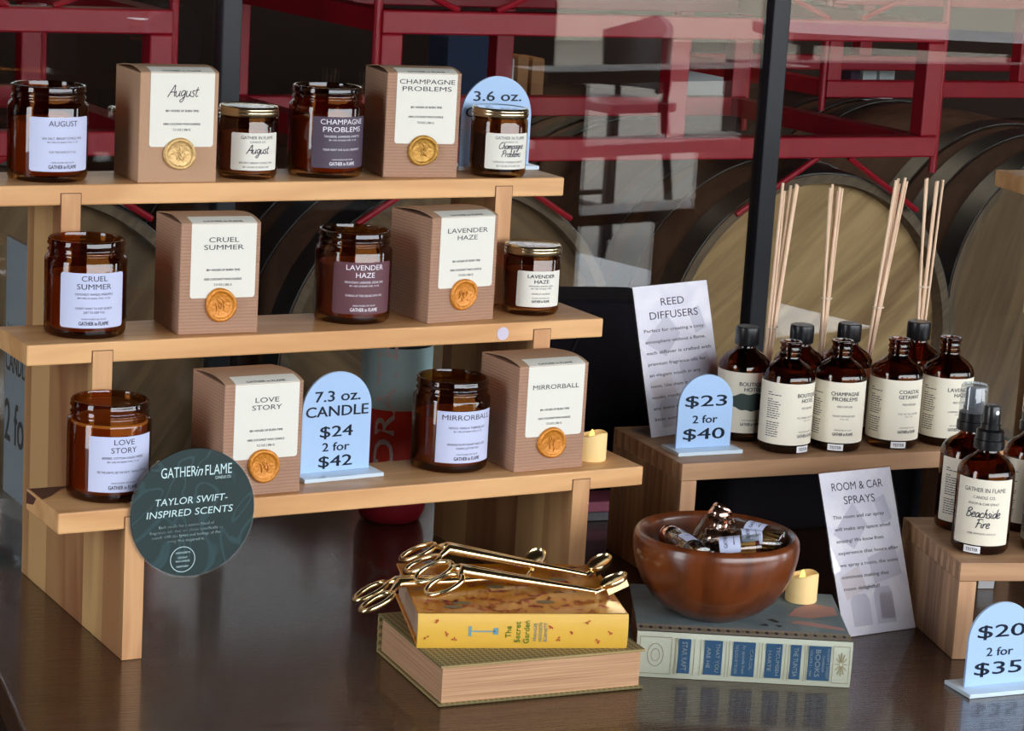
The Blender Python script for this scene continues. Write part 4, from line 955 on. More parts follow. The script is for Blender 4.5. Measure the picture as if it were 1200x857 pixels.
# ------------------------------------------------------------------ books
def book(name, label, loc, rz, W, D, H, cov, th, spine_front, mats, ov=0.003):
    """spine or fore-edge faces -Y; mats: cover, spine, pages"""
    t = thing(name, label, 'book', loc, rz)
    mk('page_block', MB().box((ov, (th + 0.0003) if spine_front else ov, th + 0.0001), (W - ov, D - (ov if spine_front else th), H - th - 0.0001)), mats[2], t)
    for z in (0, H - th):
        mk('cover_board', MB().box((0, 0 if not spine_front else 0.0022, z), (W, D, z + th)), mats[0], t, bevel=0.0009)
    n = 8; pts = []
    if spine_front:
        for i in range(n + 1):
            q = i / n; pts.append((0.0024 - 0.0030 * math.sin(PI * q) ** 0.6, q * H))
        pts += [(th + 0.0024, H), (th + 0.0024, 0)]
        sp = mk('spine', MB().prism(pts, 0, W, 'X'), mats[1], t, 40)
    else:
        sp = mk('spine', MB().box((0, D, 0), (W, D + 0.0022, H)), mats[1], t, bevel=0.0009)
    return t, sp
bk, _ = book('old_book', 'old olive cloth book lying with its page edges forward, beneath the yellow book', (0.2856, -0.2151, 0.0003), math.radians(-5.2), 0.2058, 0.158, 0.0385, 'weave', 0.0024, False, ['weave', 'weave', 'pagestack'], 0.0035)
yb, ysp = book('yellow_book', 'yellow ochre book with printed rust leaves, under the gold wick trimmers', (0.2870, -0.1640, 0.0391), math.radians(-19.0), 0.1968, 0.162, 0.033, 'orangecover', 0.0022, True, ['orangecover', 'yellow', 'pagestackd'], 0.0035)
mb = MB(); sf = flat_map((0, -0.0008, 0), (1, 0, 0), (0, 0, 1), 0.0002)
rnd = random.Random(3)
def sprig(mb, cx, cy, s, fm, mi):
    for k in range(3):
        a = rnd.uniform(0, 6.28); dx, dy = math.cos(a) * s, math.sin(a) * s
        mb.add([fm(cx, cy), fm(cx + dx * .6 - dy * .35, cy + dy * .6 + dx * .35), fm(cx + dx * 1.2, cy + dy * 1.2), fm(cx + dx * .6 + dy * .35, cy + dy * .6 - dx * .35)], [(0, 1, 2, 3)], mi)
for cx, cy in ((0.018, 0.026), (0.008, 0.0115), (0.026, 0.0145), (0.034, 0.0090), (0.124, 0.022), (0.131, 0.010), (0.144, 0.017), (0.158, 0.0265), (0.168, 0.0075), (0.180, 0.0165)): sprig(mb, cx, cy, 0.0026, sf, 0)
def spt(s, cx, cy, cap, wd, mi): put_text(mb, s, cx, cy, cap, wd, sf, mi, 0.01, rot=-PI / 2 + PI)
spt('The', 0.0840, 0.0165, 0.0052, 0.011, 1); spt('Secret', 0.0925, 0.0165, 0.0052, 0.020, 1); spt('Garden', 0.1010, 0.0165, 0.0052, 0.022, 1)
spt('FRANCES', 0.1090, 0.0165, 0.0028, 0.017, 2); spt('HODGSON', 0.1140, 0.0165, 0.0028, 0.018, 2); spt('BURNETT', 0.1190, 0.0165, 0.0028, 0.018, 2)
mb.add([sf(0.049, 0.0165), sf(0.072, 0.0165), sf(0.072, 0.0178), sf(0.049, 0.0178)], [(0, 1, 2, 3)], 2)
mb.add([sf(0.047, 0.0125), sf(0.0495, 0.0125), sf(0.0495, 0.0220), sf(0.047, 0.0220)], [(0, 1, 2, 3)], 2)
mb.add([sf(0.070, 0.0140), sf(0.0745, 0.0140), sf(0.0745, 0.0205), sf(0.070, 0.0205)], [(0, 1, 2, 3)], 2)
mk('lettering', mb, ['rustink', 'greenink', 'blueink'], ysp)
mb = MB(); cf = flat_map((0, 0, 0.033), (1, 0, 0), (0, 1, 0), 0.0003)
for k in range(240):
    q = rnd.random(); cx = 0.01 + 0.18 * q; row = rnd.choice((0.016, 0.028, 0.044, 0.066, 0.094, 0.120, 0.145))
    cy = row + 0.007 * math.sin(cx * 90 + row * 200) + rnd.uniform(-0.005, 0.005)
    sprig(mb, cx, min(0.156, max(0.004, cy)), rnd.uniform(0.0024, 0.0042), cf, 0 if rnd.random() < .7 else 1)
for cx, cy in ((0.035, 0.022), (0.045, 0.034), (0.125, 0.038), (0.085, 0.086), (0.15, 0.11)):
    mb.add([cf(cx + 0.009 * math.cos(2 * PI * i / 12), cy + 0.005 * math.sin(2 * PI * i / 12)) for i in range(12)], [tuple(range(12))], 2)
pc = mk('printed_leaves', mb, ['rustink', 'pinkink', 'greyink'], [c for c in yb.children if c.name.startswith('cover_board')][1])

gb, gsp = book('sage_book', 'pale sage hardback with blue spine panels, under the wooden bowl', (0.5000, -0.2030, 0.0003), math.radians(-28.6), 0.2040, 0.1560, 0.045, 'bluecover', 0.0026, True, ['bluecover', 'sage', 'pagestackd'], 0.004)
mb = MB(); sf = flat_map((0, -0.0008, 0), (1, 0, 0), (0, 0, 1), 0.0001)
panels = [(0.0395, 0.0510, ['STAR RAFT']), (0.0640, 0.0810, ['THAT YOU', 'ARE HE']), (0.0910, 0.1120, ['CAROL', 'An episode from', 'THE BLOOD OF THE LION']), (0.1220, 0.1375, ['TECUMSEH', 'HARTE']), (0.1455, 0.1555, ['THE TUNTSA'])]
lm_ = MB(); tx = MB(); tm = flat_map((0, -0.0008, 0), (1, 0, 0), (0, 0, 1), 0.0004)
def spx(v): return v * 1.0
for a, b, ls in panels + [(0.1625, 0.1835, None)]:
    n = 5
    lm_.add([sf(a, 0.0065), sf(b, 0.0065), sf(b, 0.0405), sf(a, 0.0405)], [(0, 1, 2, 3)])
    if ls:
        k = len(ls)
        for i, s in enumerate(ls): put_text(tx, s, b - (b - a) * (i + .5) / k, 0.0235, (b - a) / k * 0.42, 0.0285 if len(s) > 7 else 0.020, tm, 0, 0.01, rot=-PI / 2)
for s, x_, cap, wd in (("READER'S DIGEST", 0.1812, 0.0022, 0.030), ('Condensed', 0.1772, 0.0024, 0.016), ('BOOKS', 0.1715, 0.0046, 0.027), ('VOLUME 3 - 1964', 0.1652, 0.0022, 0.026)): put_text(tx, s, x_, 0.0235, cap, wd, tm, 0, 0.01, rot=-PI / 2)
sp_l = mk('spine_label', lm_, 'bluelbl', gsp)
mk('lettering', tx, 'silverink', gsp)
og = MB()
def line2(a, b, w_=0.0005):
    a, b = Vector(a), Vector(b); d = (b - a).normalized(); n_ = Vector((-d.y, d.x)) * w_ / 2
    og.add([sf(*(a - n_)), sf(*(b - n_)), sf(*(b + n_)), sf(*(a + n_))], [(0, 1, 2, 3)])
for x_ in (0.0365, 0.0375, 0.0545, 0.0605, 0.0845, 0.0875, 0.1155, 0.1185, 0.1405, 0.1435, 0.1590, 0.1610, 0.1860, 0.2015, 0.0030, 0.0330): line2((x_, 0.005), (x_, 0.041))
for z_ in (0.005, 0.041): line2((0.1860, z_), (0.2015, z_)); line2((0.003, z_), (0.033, z_))
for k in range(12):
    a = 2 * PI * k / 12; line2((0.1938 + 0.0012 * math.cos(a), 0.0235 + 0.002 * math.sin(a)), (0.1938 + 0.0058 * math.cos(a), 0.0235 + 0.0115 * math.sin(a)), 0.0009)
for rr in (0.004, 0.0075):
    for k in range(16): line2((0.018 + rr * math.cos(k * .393), 0.0235 + rr * 1.5 * math.sin(k * .393)), (0.018 + rr * math.cos(k * .393 + .393), 0.0235 + rr * 1.5 * math.sin(k * .393 + .393)))
mk('foil_pattern', og, 'goldink', gsp)
mb = MB(); cf = flat_map((0, 0, 0.045), (1, 0, 0), (0, 1, 0), 0.0002); cf2 = flat_map((0, 0, 0.045), (1, 0, 0), (0, 1, 0), 0.0004)
mb.add([cf(0, 0.0050), cf(0.204, 0.0050), cf(0.204, 0.0260), cf(0, 0.0260)], [(0, 1, 2, 3)], 0)
for k in range(44):
    cx = 0.004 + k * 0.0046
    mb.add([cf2(cx + 0.0019 * math.cos(2 * PI * i / 10), 0.0155 + 0.0042 * math.sin(2 * PI * i / 10)) for i in range(10)], [tuple(range(10))], 1 if k % 2 else 3)
mb.add([cf(0.150, 0.075), cf(0.172, 0.070), cf(0.200, 0.085), cf(0.200, 0.110), cf(0.178, 0.120), cf(0.160, 0.100)], [(0, 1, 2, 3, 4, 5)], 2)
mb.add([cf(0.150, 0.052), cf(0.185, 0.040), cf(0.201, 0.036), cf(0.201, 0.044), cf(0.172, 0.058), cf(0.156, 0.060)], [(0, 1, 2, 3, 4, 5)], 2)
mb.add([cf(0.128, 0.060), cf(0.134, 0.062), cf(0.140, 0.054), cf(0.136, 0.050)], [(0, 1, 2, 3)], 3)
mb.add([cf(0.118, 0.040), cf(0.126, 0.046), cf(0.128, 0.038)], [(0, 1, 2)], 3); mb.add([cf(0.134, 0.044), cf(0.142, 0.042), cf(0.138, 0.036)], [(0, 1, 2)], 3)
mk('cover_print', mb, ['brownband', 'greyink', 'rosefig', 'darkfig'], [c for c in gb.children if c.name.startswith('cover_board')][1])
led_candle('ivory flameless candle standing on the sage book behind the bowl', 0.7099, -0.1711, 0.0456)

# ------------------------------------------------------------------ wooden bowl with match bottles
BZ = 0.0456; bx, by = 0.5985, -0.1780
bp_ = [(0, 0.0), (0.030, 0.0), (0.034, 0.002), (0.050, 0.0105), (0.0615, 0.0205), (0.0705, 0.0340), (0.0765, 0.0480), (0.0797, 0.0620), (0.0803, 0.0710), (0.0795, 0.0780), (0.0775, 0.0815), (0.0745, 0.0825), (0.0715, 0.0805), (0.0700, 0.0760), (0.0695, 0.068), (0.0660, 0.054), (0.0590, 0.038), (0.0470, 0.023), (0.030, 0.0135), (0, 0.0105)]
bo = mk('wooden_bowl', MB().lathe(bp_, 96), 'bowl', None, 50, loc=(bx, by, BZ))
tag(bo, 'round reddish brown wooden bowl on the sage book, holding small match bottles', 'bowl')
VR, VL = 0.0125, 0.066
vial_me = MB().lathe([(0, 0), (VR - 0.001, 0), (VR, 0.001), (VR, VL - 0.012), (VR - 0.0008, VL - 0.009), (VR - 0.003, VL - 0.006), (VR - 0.0034, VL - 0.001), (VR - 0.0044, VL - 0.001), (VR - 0.0042, VL - 0.007), (VR - 0.0012, VL - 0.012), (VR - 0.0010, 0.002), (0, 0.0014)], 40).mesh('vial_glass', 'vial', 50)
vcap_me = MB().lathe([(0.0096, VL - 0.007), (0.0108, VL - 0.006), (0.0100, VL - 0.0045), (0.0108, VL - 0.003), (0.0108, VL + 0.0025), (0.0100, VL + 0.004), (0.0108, VL + 0.0055), (0.0100, VL + 0.0078), (0, VL + 0.0080)], 40).mesh('cap', 'rose', 50)
mbm = MB(); mt_ = MB()
for i in range(7):
    a = 2 * PI * i / 6; r = 0.0046 if i < 6 else 0
    mbm.tube([(r * math.cos(a), r * math.sin(a), 0.004), (r * math.cos(a + .4), r * math.sin(a + .4), 0.040)], 0.0011, 6)
    mt_.lathe([(0, 0.002), (0.0013, 0.0024), (0.0016, 0.004), (0.0012, 0.0058), (0, 0.0062)], 8, T=Matrix.Translation((r * math.cos(a), r * math.sin(a), 0)))
match_me = mbm.mesh('matches', 'matchw' if 'matchw' in M else 'boxbrown'); 
M['matchw'] = plain('match_wood', srgb(206, 150, 78), 0.6); match_me.materials[0] = M['matchw']
M['matchtip'] = plain('match_heads', srgb(96, 34, 28), 0.6); tip_me = mt_.mesh('match_heads', 'matchtip', 60)
vlab = cyl_label(VR + 0.0002, 0, 0.020, 0.040, 1.0, 0.002); vlab_me = vlab.mesh('label', 'paleblue')
vt = MB(); put_text(vt, 'GATHER', 0, 0.0, 0.0034, 0.015, lambda a, b: cyl_map(VR + 0.0002, 0, 0.034, 0.0002)(a, b), 0, 0.01); greek(vt, 0, 0.026, 0.010, 0.001, cyl_map(VR + 0.0002, 0, 0, 0.0002), 0, 5)
vt_me = vt.mesh('lettering', 'ink')
def vial(label, capend, tail, roll, fill=True, heads=False):
    d = (Vector(capend) - Vector(tail)).normalized()
    q = d.to_track_quat('Z', 'Y')
    org = Vector(capend) - d * (VL + 0.008)
    t = thing('match_bottle', label, 'match bottle', org, 0, 'small match bottles in the wooden bowl')
    t.rotation_mode = 'QUATERNION'
    from mathutils import Quaternion
    t.rotation_quaternion = q @ Quaternion((0, 0, 1), roll)
    obj('vial_glass', vial_me, t); obj('cap', vcap_me, t)
    obj('matches', match_me, t); obj('match_heads', tip_me, t)
    lb = obj('label', vlab_me, t); obj('lettering', vt_me, lb)
vial('match bottle standing steepest in the bowl, copper cap up and blue-white label showing', (0.6205, -0.1540, 0.1430), (0.5790, -0.1640, 0.0960), -2.3)
vial('match bottle lying across the bowl with its pink cap tucked behind the tallest bottle', (0.6170, -0.1510, 0.1250), (0.6350, -0.1860, 0.1240), 1.4)
vial('match bottle lying in the middle of the bowl below the tallest bottle', (0.5840, -0.1790, 0.1220), (0.6340, -0.2040, 0.1200), 1.2)
vial('match bottle with dark match heads toward the near rim of the bowl', (0.5560, -0.1880, 0.1120), (0.5990, -0.2150, 0.1210), 1.0)
vial('match bottle half hidden along the bowl side nearest the books', (0.5640, -0.1450, 0.1190), (0.5590, -0.1890, 0.1170), 2.0)

# ------------------------------------------------------------------ gold wick trimmers lying on the yellow book
def trimmer(label, loops, bend, neck, head, hang=0.0):
    bend, neck, head = Vector(bend), Vector(neck), Vector(head)
    base = Vector((bend.x, bend.y, bend.z))
    t = thing('wick_trimmer', label, 'wick trimmer', base, 0, 'gold wick trimmers on the yellow book')
    B = lambda p: Vector(p) - base
    ax = (head - bend); ax.z = 0; ax.normalize(); side = Vector((-ax.y, ax.x, 0))
    l1, l2 = Vector(loops[0]), Vector(loops[1])
    # finger loops: flat ovals in the plane that runs down from the bend
    for c in (l1, l2):
        u = (bend - (l1 + l2) / 2); u.normalize(); v = (l1 - l2).normalized(); v = (v - u * v.dot(u)).normalized()
        pts = [B(c) + u * (0.0185 * math.cos(2 * PI * i / 28)) + v * (0.0110 * math.sin(2 * PI * i / 28)) for i in range(28)]
        mk('finger_loop', MB().tube(pts, 0.0025, 10, closed=True, up=u.cross(v)), 'gold', t, 60)
    for sg, c in ((1, l1), (-1, l2)):
        u = (bend - (l1 + l2) / 2).normalized()
        s = B(c) + u * 0.0160
        pts = [s, s.lerp(B(bend), .6) + side * 0.002 * sg, B(bend) + side * 0.0032 * sg, B(bend).lerp(B(neck), .12) + side * 0.0032 * sg, B(bend).lerp(B(neck), .5) + side * 0.0024 * sg, B(neck) - side * 0.0012 * sg]
        mk('shaft', MB().tube(pts, [0.0024, 0.0036, 0.0062, 0.0062, 0.0048, 0.0024], 10, flat=0.8), 'gold', t, 60)
    # angled cutting head: neck, tilted oval tray with a rim, and the blade under it
    hd = (B(head) - B(neck)); L = hd.length
    e1 = hd.normalized(); e2 = e1.cross(Vector((0, 0, 1))).normalized(); e3 = e2.cross(e1)
    fr = Matrix((e1, e2, e3)).transposed().to_4x4(); fr.translation = B(head)
    tray = MB(); n = 32
    prof = [(0, 0.0), (0.80, 0.0004), (0.95, 0.0010), (1.0, 0.0030), (0.97, 0.0034), (0.90, 0.0022), (0.70, 0.0014), (0, 0.0012)]
    vs = []; fs = []; k = len(prof)
    for i in range(n):
        a = 2 * PI * i / n
        for r, z in prof: vs.append(fr @ Vector((0.0150 * r * math.cos(a), 0.0105 * r * math.sin(a), z * 1.6)))
    for i in range(n):
        j = (i + 1) % n
        for q in range(k - 1): fs.append((i * k + q, j * k + q, j * k + q + 1, i * k + q + 1))
    tr = tray.add(vs, fs)
    ho = mk('cutting_head', tr, 'gold', t, 50)
    mk('blade', MB().box((-0.010, -0.0012, -0.0085), (0.013, 0.0012, 0.0002), 0, fr), 'gold', ho, bevel=0.0006)
    mk('neck_joint', MB().tube([B(neck) - hd * 0.2, B(neck) + Vector((0, 0, .0008)), B(neck) + hd * .55], [0.0032, 0.0036, 0.0026], 10, flat=0.7), 'gold', ho, 60)
trimmer('gold wick trimmer whose loops hang over the book end, farthest from the bowl', [(0.2790, -0.0800, 0.0700), (0.2700, -0.1120, 0.0700)], (0.3010, -0.0905, 0.0800), (0.4360, -0.1040, 0.0765), (0.4510, -0.0890, 0.0860))
trimmer('gold wick trimmer at the back of the book with its shaft rising highest', [(0.3440, -0.0470, 0.0930), (0.3330, -0.0790, 0.0910)], (0.3590, -0.0790, 0.1050), (0.4900, -0.1240, 0.0790), (0.5065, -0.1180, 0.0850))
trimmer('gold wick trimmer lying in front, its cutting head reaching the book corner', [(0.3270, -0.1140, 0.0940), (0.3260, -0.1380, 0.0890)], (0.3440, -0.1350, 0.1010), (0.4720, -0.1720, 0.0780), (0.4885, -0.1745, 0.0850))

# ------------------------------------------------------------------ things behind the risers on the table
tm_ = thing('tumbler', 'teal and red tumbler standing behind the stepped riser', 'tumbler', (0.5240, 0.3720, 0.0003), 0)
mk('red_base', MB().lathe([(0, 0), (0.030, 0), (0.0345, 0.003), (0.0385, 0.012), (0.0405, 0.024), (0.0405, 0.040), (0, 0.040)], 56), 'redrub', tm_, 50)
mk('red_body', MB().lathe([(0, 0.0402), (0.0400, 0.0402), (0.0400, 0.134), (0, 0.134)], 56), 'red', tm_, 50)
mk('teal_body', MB().lathe([(0, 0.1342), (0.0400, 0.1342), (0.0402, 0.205), (0, 0.205)], 56), 'teal', tm_, 50)
mk('lid', MB().lathe([(0, 0.2052), (0.0395, 0.2052), (0.0395, 0.214), (0.036, 0.217), (0, 0.217)], 56), 'blackplastic', tm_, 50)
mb = MB(); phi = math.radians(-123); cm = cyl_map(0.0403, phi, 0, 0.0002)
put_text(mb, 'YDRATE', 0.0, 0.128, 0.023, 0.172, lambda a, b: cm(-0.007 + (b - 0.128) * -1, 0.126 + a) , 0, 0.02)
mk('lettering', mb, 'tumtext', tm_)

bag = thing('padded_bag', 'black padded bag standing on the table behind the lilac sign', 'bag', (0.80, 0.352, 0.0003), 0)
bm_ = [(-0.125, 0.0), (0.150, 0.0), (0.150, 0.03)] + [(0.052 + 0.088 * math.cos(PI / 2 * i / 10) + 0.006, 0.155 + 0.088 * math.sin(PI / 2 * i / 10)) for i in range(11)] + [(-0.065 + 0.06 * math.cos(PI / 2 + PI / 2 * i / 8), 0.188 + 0.060 * math.sin(PI / 2 + PI / 2 * i / 8)) for i in range(9)]
mk('bag_body', MB().prism(bm_, 0, 0.11, 'Y'), 'bag', bag, bevel=0.012, seg=4)
for a, b in (((-0.02, 0.005), (0.10, 0.225)), ((-0.11, 0.14), (-0.02, 0.03)), ((-0.115, 0.06), (-0.04, 0.235))):
    mk('seam', MB().tube([(a[0], -0.0012, a[1]), ((a[0] + b[0]) / 2, -0.0014, (a[1] + b[1]) / 2), (b[0], -0.0012, b[1])], 0.0016, 6), 'seam', bag)
mk('badge', MB().lathe([(0, 0), (0.0095, 0), (0.0105, 0.001), (0.0105, 0.002), (0.0075, 0.0026), (0, 0.0022)], 32), 'grey', bag, 40, loc=(0.1345, -0.0008, 0.013), rot=(PI / 2, 0, 0))
bin_ = thing('storage_bin', 'black lidded bin standing on the table behind the long wooden stand', 'bin', (1.030, 0.257, 0.0003), math.radians(-5))
mk('bin_body', MB().prism(rrect(0.33, 0.16, 0.02), 0, 0.108, 'Z'), 'bag', bin_, bevel=0.004)
mk('bin_lid', MB().prism(rrect(0.338, 0.164, 0.022), 0.1083, 0.122, 'Z'), 'bag', bin_, bevel=0.003)
pk = thing('pink_case', 'small pink and grey case lying behind the riser leg', 'case', (0.745, 0.288, 0.0003), math.radians(-9))
mk('case_base', MB().box((-0.03, 0, 0), (0.045, 0.05, 0.010)), 'greyfab', pk, bevel=0.001)
mk('case_lid', MB().box((-0.03, 0, 0.0102), (0.045, 0.05, 0.023)), 'pink', pk, bevel=0.002)
wc = mk('price_card', MB().box((0, 0, 0), (0.018, 0.0008, 0.020), 0, Matrix.Rotation(0.15, 4, 'X')), 'white', None, loc=(1.016, -0.078, 0.0006), rot=(0, 0, math.radians(-18)))
tag(wc, 'small blank white card standing underneath the spray bottle stand', 'card')

# ------------------------------------------------------------------ barrel racks and barrels behind the glass
YR = 1.5
def tube_bar(mb, a, b): return mb.box(a, b)
def barrel_rack(label, x0, x1, z0, z1, y0=YR, depth=0.62, th=0.038, verts=(0.5,), rods=True):
    t = thing('barrel_rack', label, 'barrel rack', (x0, y0, z0), 0, 'red steel barrel racks')
    W = x1 - x0; H = z1 - z0
    for yy in (0, depth):
        mk('rail', MB().box((0, yy, H - th), (W, yy + th, H)), 'rack', t, bevel=0.003)
        mk('rail', MB().box((0, yy, 0), (W, yy + th, th)), 'rack', t, bevel=0.003)
        for xx in [0, W - th] + [W * v - th / 2 for v in verts]:
            mk('upright', MB().box((xx, yy + 0.001, th), (xx + th, yy + th - 0.001, H - th)), 'rack', t, bevel=0.003)
        mk('corner_post', MB().tube([(W + 0.004, yy + 0.012, -0.03), (W + 0.004, yy + 0.012, H + (0.10 if yy == 0 else 0.02))], 0.0075, 10), 'rack', t)
        mk('corner_post', MB().tube([(-0.004, yy + 0.012, -0.03), (-0.004, yy + 0.012, H + (0.10 if yy == 0 else 0.02))], 0.0075, 10), 'rack', t)
        for c in (0.155, 0.804):
            cx = W * c
            for sg in (-1, 1):
                if yy == 0: mk('cradle_rod', MB().tube([(cx + sg * 0.035, yy + 0.012, H + 0.001), (cx + sg * 0.24, yy + 0.012, H + 0.086)], 0.0055, 8), 'rack', t)
                else: mk('cradle_rod', MB().tube([(cx + sg * (0.05 + 0.034 * q), yy + 0.012, H + 0.3595 - math.sqrt(0.362 ** 2 - (0.05 + 0.034 * q) ** 2)) for q in range(6)], 0.0045, 8), 'rack', t)
                if yy == 0 and rods: mk('cradle_rod', MB().tube([(cx + sg * 0.035, 0.012, -0.001), (cx + sg * 0.20, 0.012, -0.100)], 0.0055, 8), 'rack', t)
    for xx in (0.0, W - th):
        for zz in (0.0, H - th):
            mk('side_rail', MB().box((xx, th, zz + .001), (xx + th, depth, zz + th - .001)), 'rack', t)
    return t
barrel_rack('red barrel rack behind the centre panes, across the black mullion', 1.040, 2.178, 0.2465, 0.4925)
barrel_rack('red barrel rack at the dark end of the window above the top step', -0.450, 0.686, 0.2625, 0.4860)
barrel_rack('red barrel rack row set farther back behind the end pane', 2.62, 3.76, 0.2465, 0.4925, YR + 0.95, rods=False)
hR = 0.30
def barrel_meshes():
    n = 72; L = 0.92
    prof = [(0.302, 0.0), (0.318, 0.0), (0.328, 0.12), (0.343, 0.34), (0.347, 0.46), (0.343, 0.58), (0.328, 0.80), (0.318, 0.92), (0.302, 0.92), (0.302, 0.885), (0, 0.885)]
    body = MB().lathe(prof + [], n).mesh('staves', 'stave', 35)
    head = MB().lathe([(0, 0.030), (0.301, 0.030), (0.301, 0.036), (0, 0.036)], n).mesh('barrel_head', 'barrelhead', 35)
    hoops = []
    for z0, z1 in ((0.002, 0.055), (0.135, 0.185), (0.235, 0.280), (0.640, 0.685), (0.735, 0.785), (0.865, 0.918)):
        def rad(z): return 0.318 + 0.0295 * math.sin(PI * z / 0.92)
        hoops.append(MB().lathe([(rad(z0) + 0.0004, z0), (rad(z0) + 0.003, z0), (rad(z1) + 0.003, z1), (rad(z1) + 0.0004, z1)], n).mesh('hoop', 'hoop', 35))
    chime = MB().lathe([(0.301, 0.0302), (0.302, -0.0004), (0.3175, -0.0004), (0.318, 0.001)], n).mesh('chime', 'chime' if 'chime' in M else 'stave', 35)
    return body, head, hoops, chime
M['chime'] = wood('weathered_chime', srgb(128, 108, 84), srgb(92, 74, 58), 'Y', rough=0.8)
b_body, b_head, b_hoops, b_chime = barrel_meshes()
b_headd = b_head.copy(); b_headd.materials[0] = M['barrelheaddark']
def barrel(label, x, z, y=YR + 0.03, roll=0.0, yaw=0.0, dim=False):
    t = thing('wine_barrel', label, 'barrel', (x, y, z), 0, 'oak wine barrels behind the glass')
    t.rotation_euler = (-PI / 2, roll, yaw) if False else (0, 0, yaw)
    R = (-PI / 2, 0, 0)
    q = Matrix.Rotation(-PI / 2, 4, 'X') @ Matrix.Rotation(roll, 4, 'Z')
    def c(name, me):
        o = obj(name, me, t); o.rotation_euler = q.to_euler(); return o
    c('staves', b_body); c('barrel_head', b_headd if dim else b_head); c('chime', b_chime)
    for h in b_hoops: c('hoop', h)
ZB = -0.105; ZU = 0.853
barrel('oak barrel end behind the diffuser reeds', 1.955, ZB, roll=0.9)
barrel('oak barrel end partly behind the small lidded candle on the middle step', 1.215, ZB, roll=2.2, dim=True)
barrel('oak barrel end behind the window end of the stepped riser', 0.470, ZB, roll=0.6, dim=True)
barrel('oak barrel end behind the table end of the stepped riser', -0.250, ZB, roll=1.7, dim=True)
barrel('dark barrel end behind the spray bottles', 2.830, ZB, YR + 0.33, roll=0.3, dim=True)
barrel('upper barrel whose underside shows above the reeds', 1.955, ZU, roll=0.2)
barrel('upper barrel over the red rack on the far side of the mullion from the reeds', 1.215, ZU, roll=1.2)
barrel('brown barrel lying sideways in the second row, behind the end pane', 3.24, -0.16, YR + 1.15, roll=0.4, yaw=-PI / 2)
# cartons on a low bench behind the racks
bn = thing('storage_bench', 'dark bench behind the barrel racks holding cartons', 'bench', (2.05, 3.16, FZ), 0)
mk('bench_top', MB().box((0, 0, 1.05), (1.45, 0.45, 1.09)), 'walld', bn)
for xx in (0.02, 1.37):
    for yy in (0.02, 0.37): mk('leg', MB().box((xx, yy, 0), (xx + 0.06, yy + 0.06, 1.05)), 'walld', bn)
def carton(label, px, w_, h_, mat, y=3.22, d=0.10):
    o = thing('carton', label, 'carton', (px, y, FZ + 1.0902), 0, 'cartons on the bench behind the racks')
    mk('carton_body', MB().box((0, 0, 0), (w_, d, h_)), mat, o, bevel=0.002)
    mk('carton_flap', MB().box((0.002, 0.002, h_ + 0.0004), (w_ - 0.002, d - 0.002, h_ + 0.003)), mat, o)
for lab, px, w_, h_, mt_n in (('pale carton next to the tan cartons', 2.20, 0.045, 0.11, 'boxwhite'), ('tall tan carton by the pale carton behind the rack', 2.255, 0.03, 0.115, 'boxbrown'), ('second tan carton behind the arched sign', 2.295, 0.035, 0.11, 'boxbrown'),
                          ('wide white carton near the mullion', 2.745, 0.125, 0.105, 'boxwhite'), ('red carton against the mullion', 2.89, 0.05, 0.11, 'boxred'), ('plum folder beside the grey folders', 3.26, 0.03, 0.10, 'boxplum'), ('grey upright folder in the red rack', 3.30, 0.045, 0.10, 'boxwhite'), ('second grey upright folder in the red rack', 3.355, 0.05, 0.10, 'boxwhite'), ('navy carton behind the champagne box', 2.06, 0.12, 0.16, 'boxnavy')):
    carton(lab.replace('champagne box', 'gold-sealed kraft box') + (' on the storage bench' if len(lab.split()) < 8 else ''), px, w_, h_, mt_n)

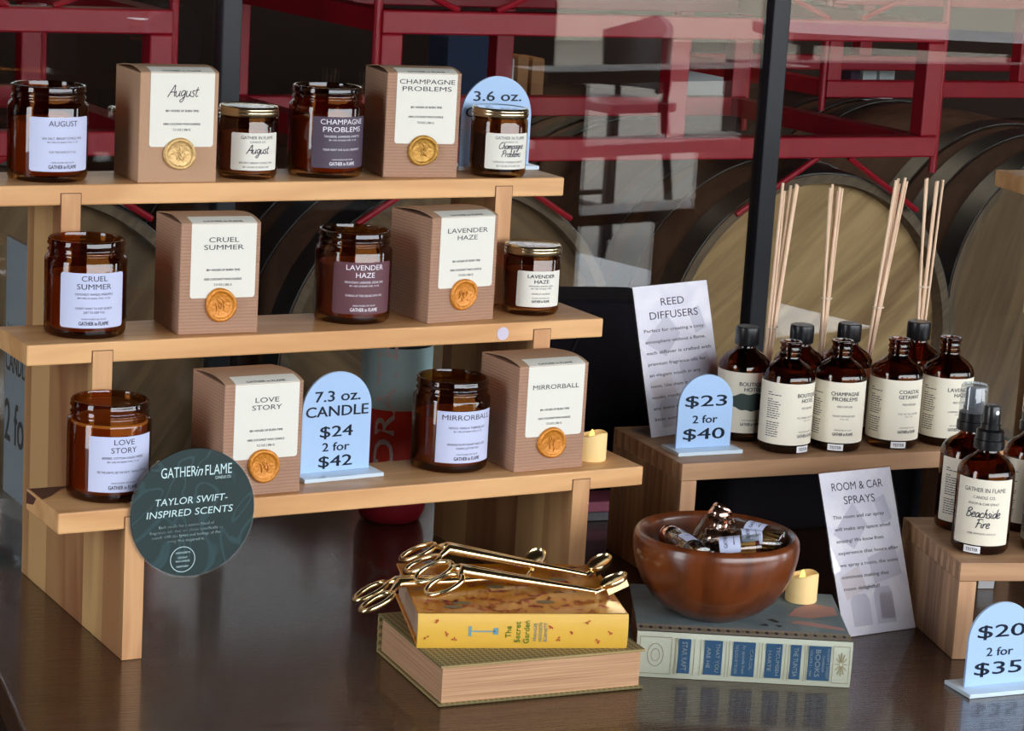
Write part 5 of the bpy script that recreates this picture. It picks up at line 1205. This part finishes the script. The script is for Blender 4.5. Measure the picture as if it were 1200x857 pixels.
# ------------------------------------------------------------------ the patio in front of the window, seen mirrored in the glass
def bar_stool(label, loc, rz):
    t = thing('bar_stool', label, 'stool', loc, rz, 'dark wooden bar stools mirrored in the glass')
    mk('seat', MB().prism(rrect(0.42, 0.40, 0.05), 0.62, 0.66, 'Z'), 'stool', t, bevel=0.006)
    pts = []; n = 12
    vs = []; fs = []
    for i in range(n + 1):
        a = -1.15 + 2.3 * i / n
        for z_, r in ((0.70, 0.215), (1.02, 0.235)):
            zz = z_ - (0.07 * abs(a) if z_ > 1 else 0)
            vs += [(r * math.sin(a), r * math.cos(a), zz), ((r - 0.03) * math.sin(a), (r - 0.03) * math.cos(a), zz)]
    for i in range(n):
        o = 4 * i; c = o + 4
        fs += [(o, c, c + 2, o + 2), (o + 1, o + 3, c + 3, c + 1), (o, o + 1, c + 1, c), (o + 2, c + 2, c + 3, o + 3)]
    fs += [(0, 2, 3, 1), (4 * n, 4 * n + 1, 4 * n + 3, 4 * n + 2)]
    mk('backrest', MB().add(vs, fs), 'stool', t, 40)
    for sx in (-1, 1):
        for sy in (-1, 1):
            mk('leg', MB().tube([(sx * 0.16, sy * 0.15, 0.62), (sx * 0.21, sy * 0.20, 0.0)], 0.02, 8), 'stool', t)
        mk('stretcher', MB().tube([(sx * 0.192, -0.18, 0.22), (sx * 0.192, 0.18, 0.22)], 0.013, 8), 'stool', t)
        mk('back_post', MB().tube([(sx * 0.15, 0.15, 0.64), (sx * 0.17, 0.16, 0.78)], 0.016, 8), 'stool', t)
    mk('stretcher', MB().tube([(-0.192, -0.19, 0.22), (0.192, -0.19, 0.22)], 0.013, 8), 'stool', t)
bar_stool('dark wooden stool with curved back mirrored in the window glass', (4.93, -5.62, FZ), math.radians(-100))
def cafe_table(label, loc, rz, L, W):
    t = thing('cafe_table', label, 'table', loc, rz, 'dark tables mirrored in the glass')
    mk('tabletop', MB().box((-L / 2, -W / 2, 0.95), (L / 2, W / 2, 1.0)), 'tableleg', t, bevel=0.004)
    for sx in (-1, 1):
        for sy in (-1, 1): mk('leg', MB().box((sx * (L / 2 - .08) - .03, sy * (W / 2 - .08) - .03, 0), (sx * (L / 2 - .08) + .03, sy * (W / 2 - .08) + .03, 0.95)), 'stool', t)
cafe_table('dark table mirrored beside the stool in the window glass', (6.2, -5.2, FZ), math.radians(20), 1.3, 0.7)
cafe_table('second dark table mirrored near the end of the window glass', (8.3, -5.6, FZ), math.radians(20), 1.5, 0.7)
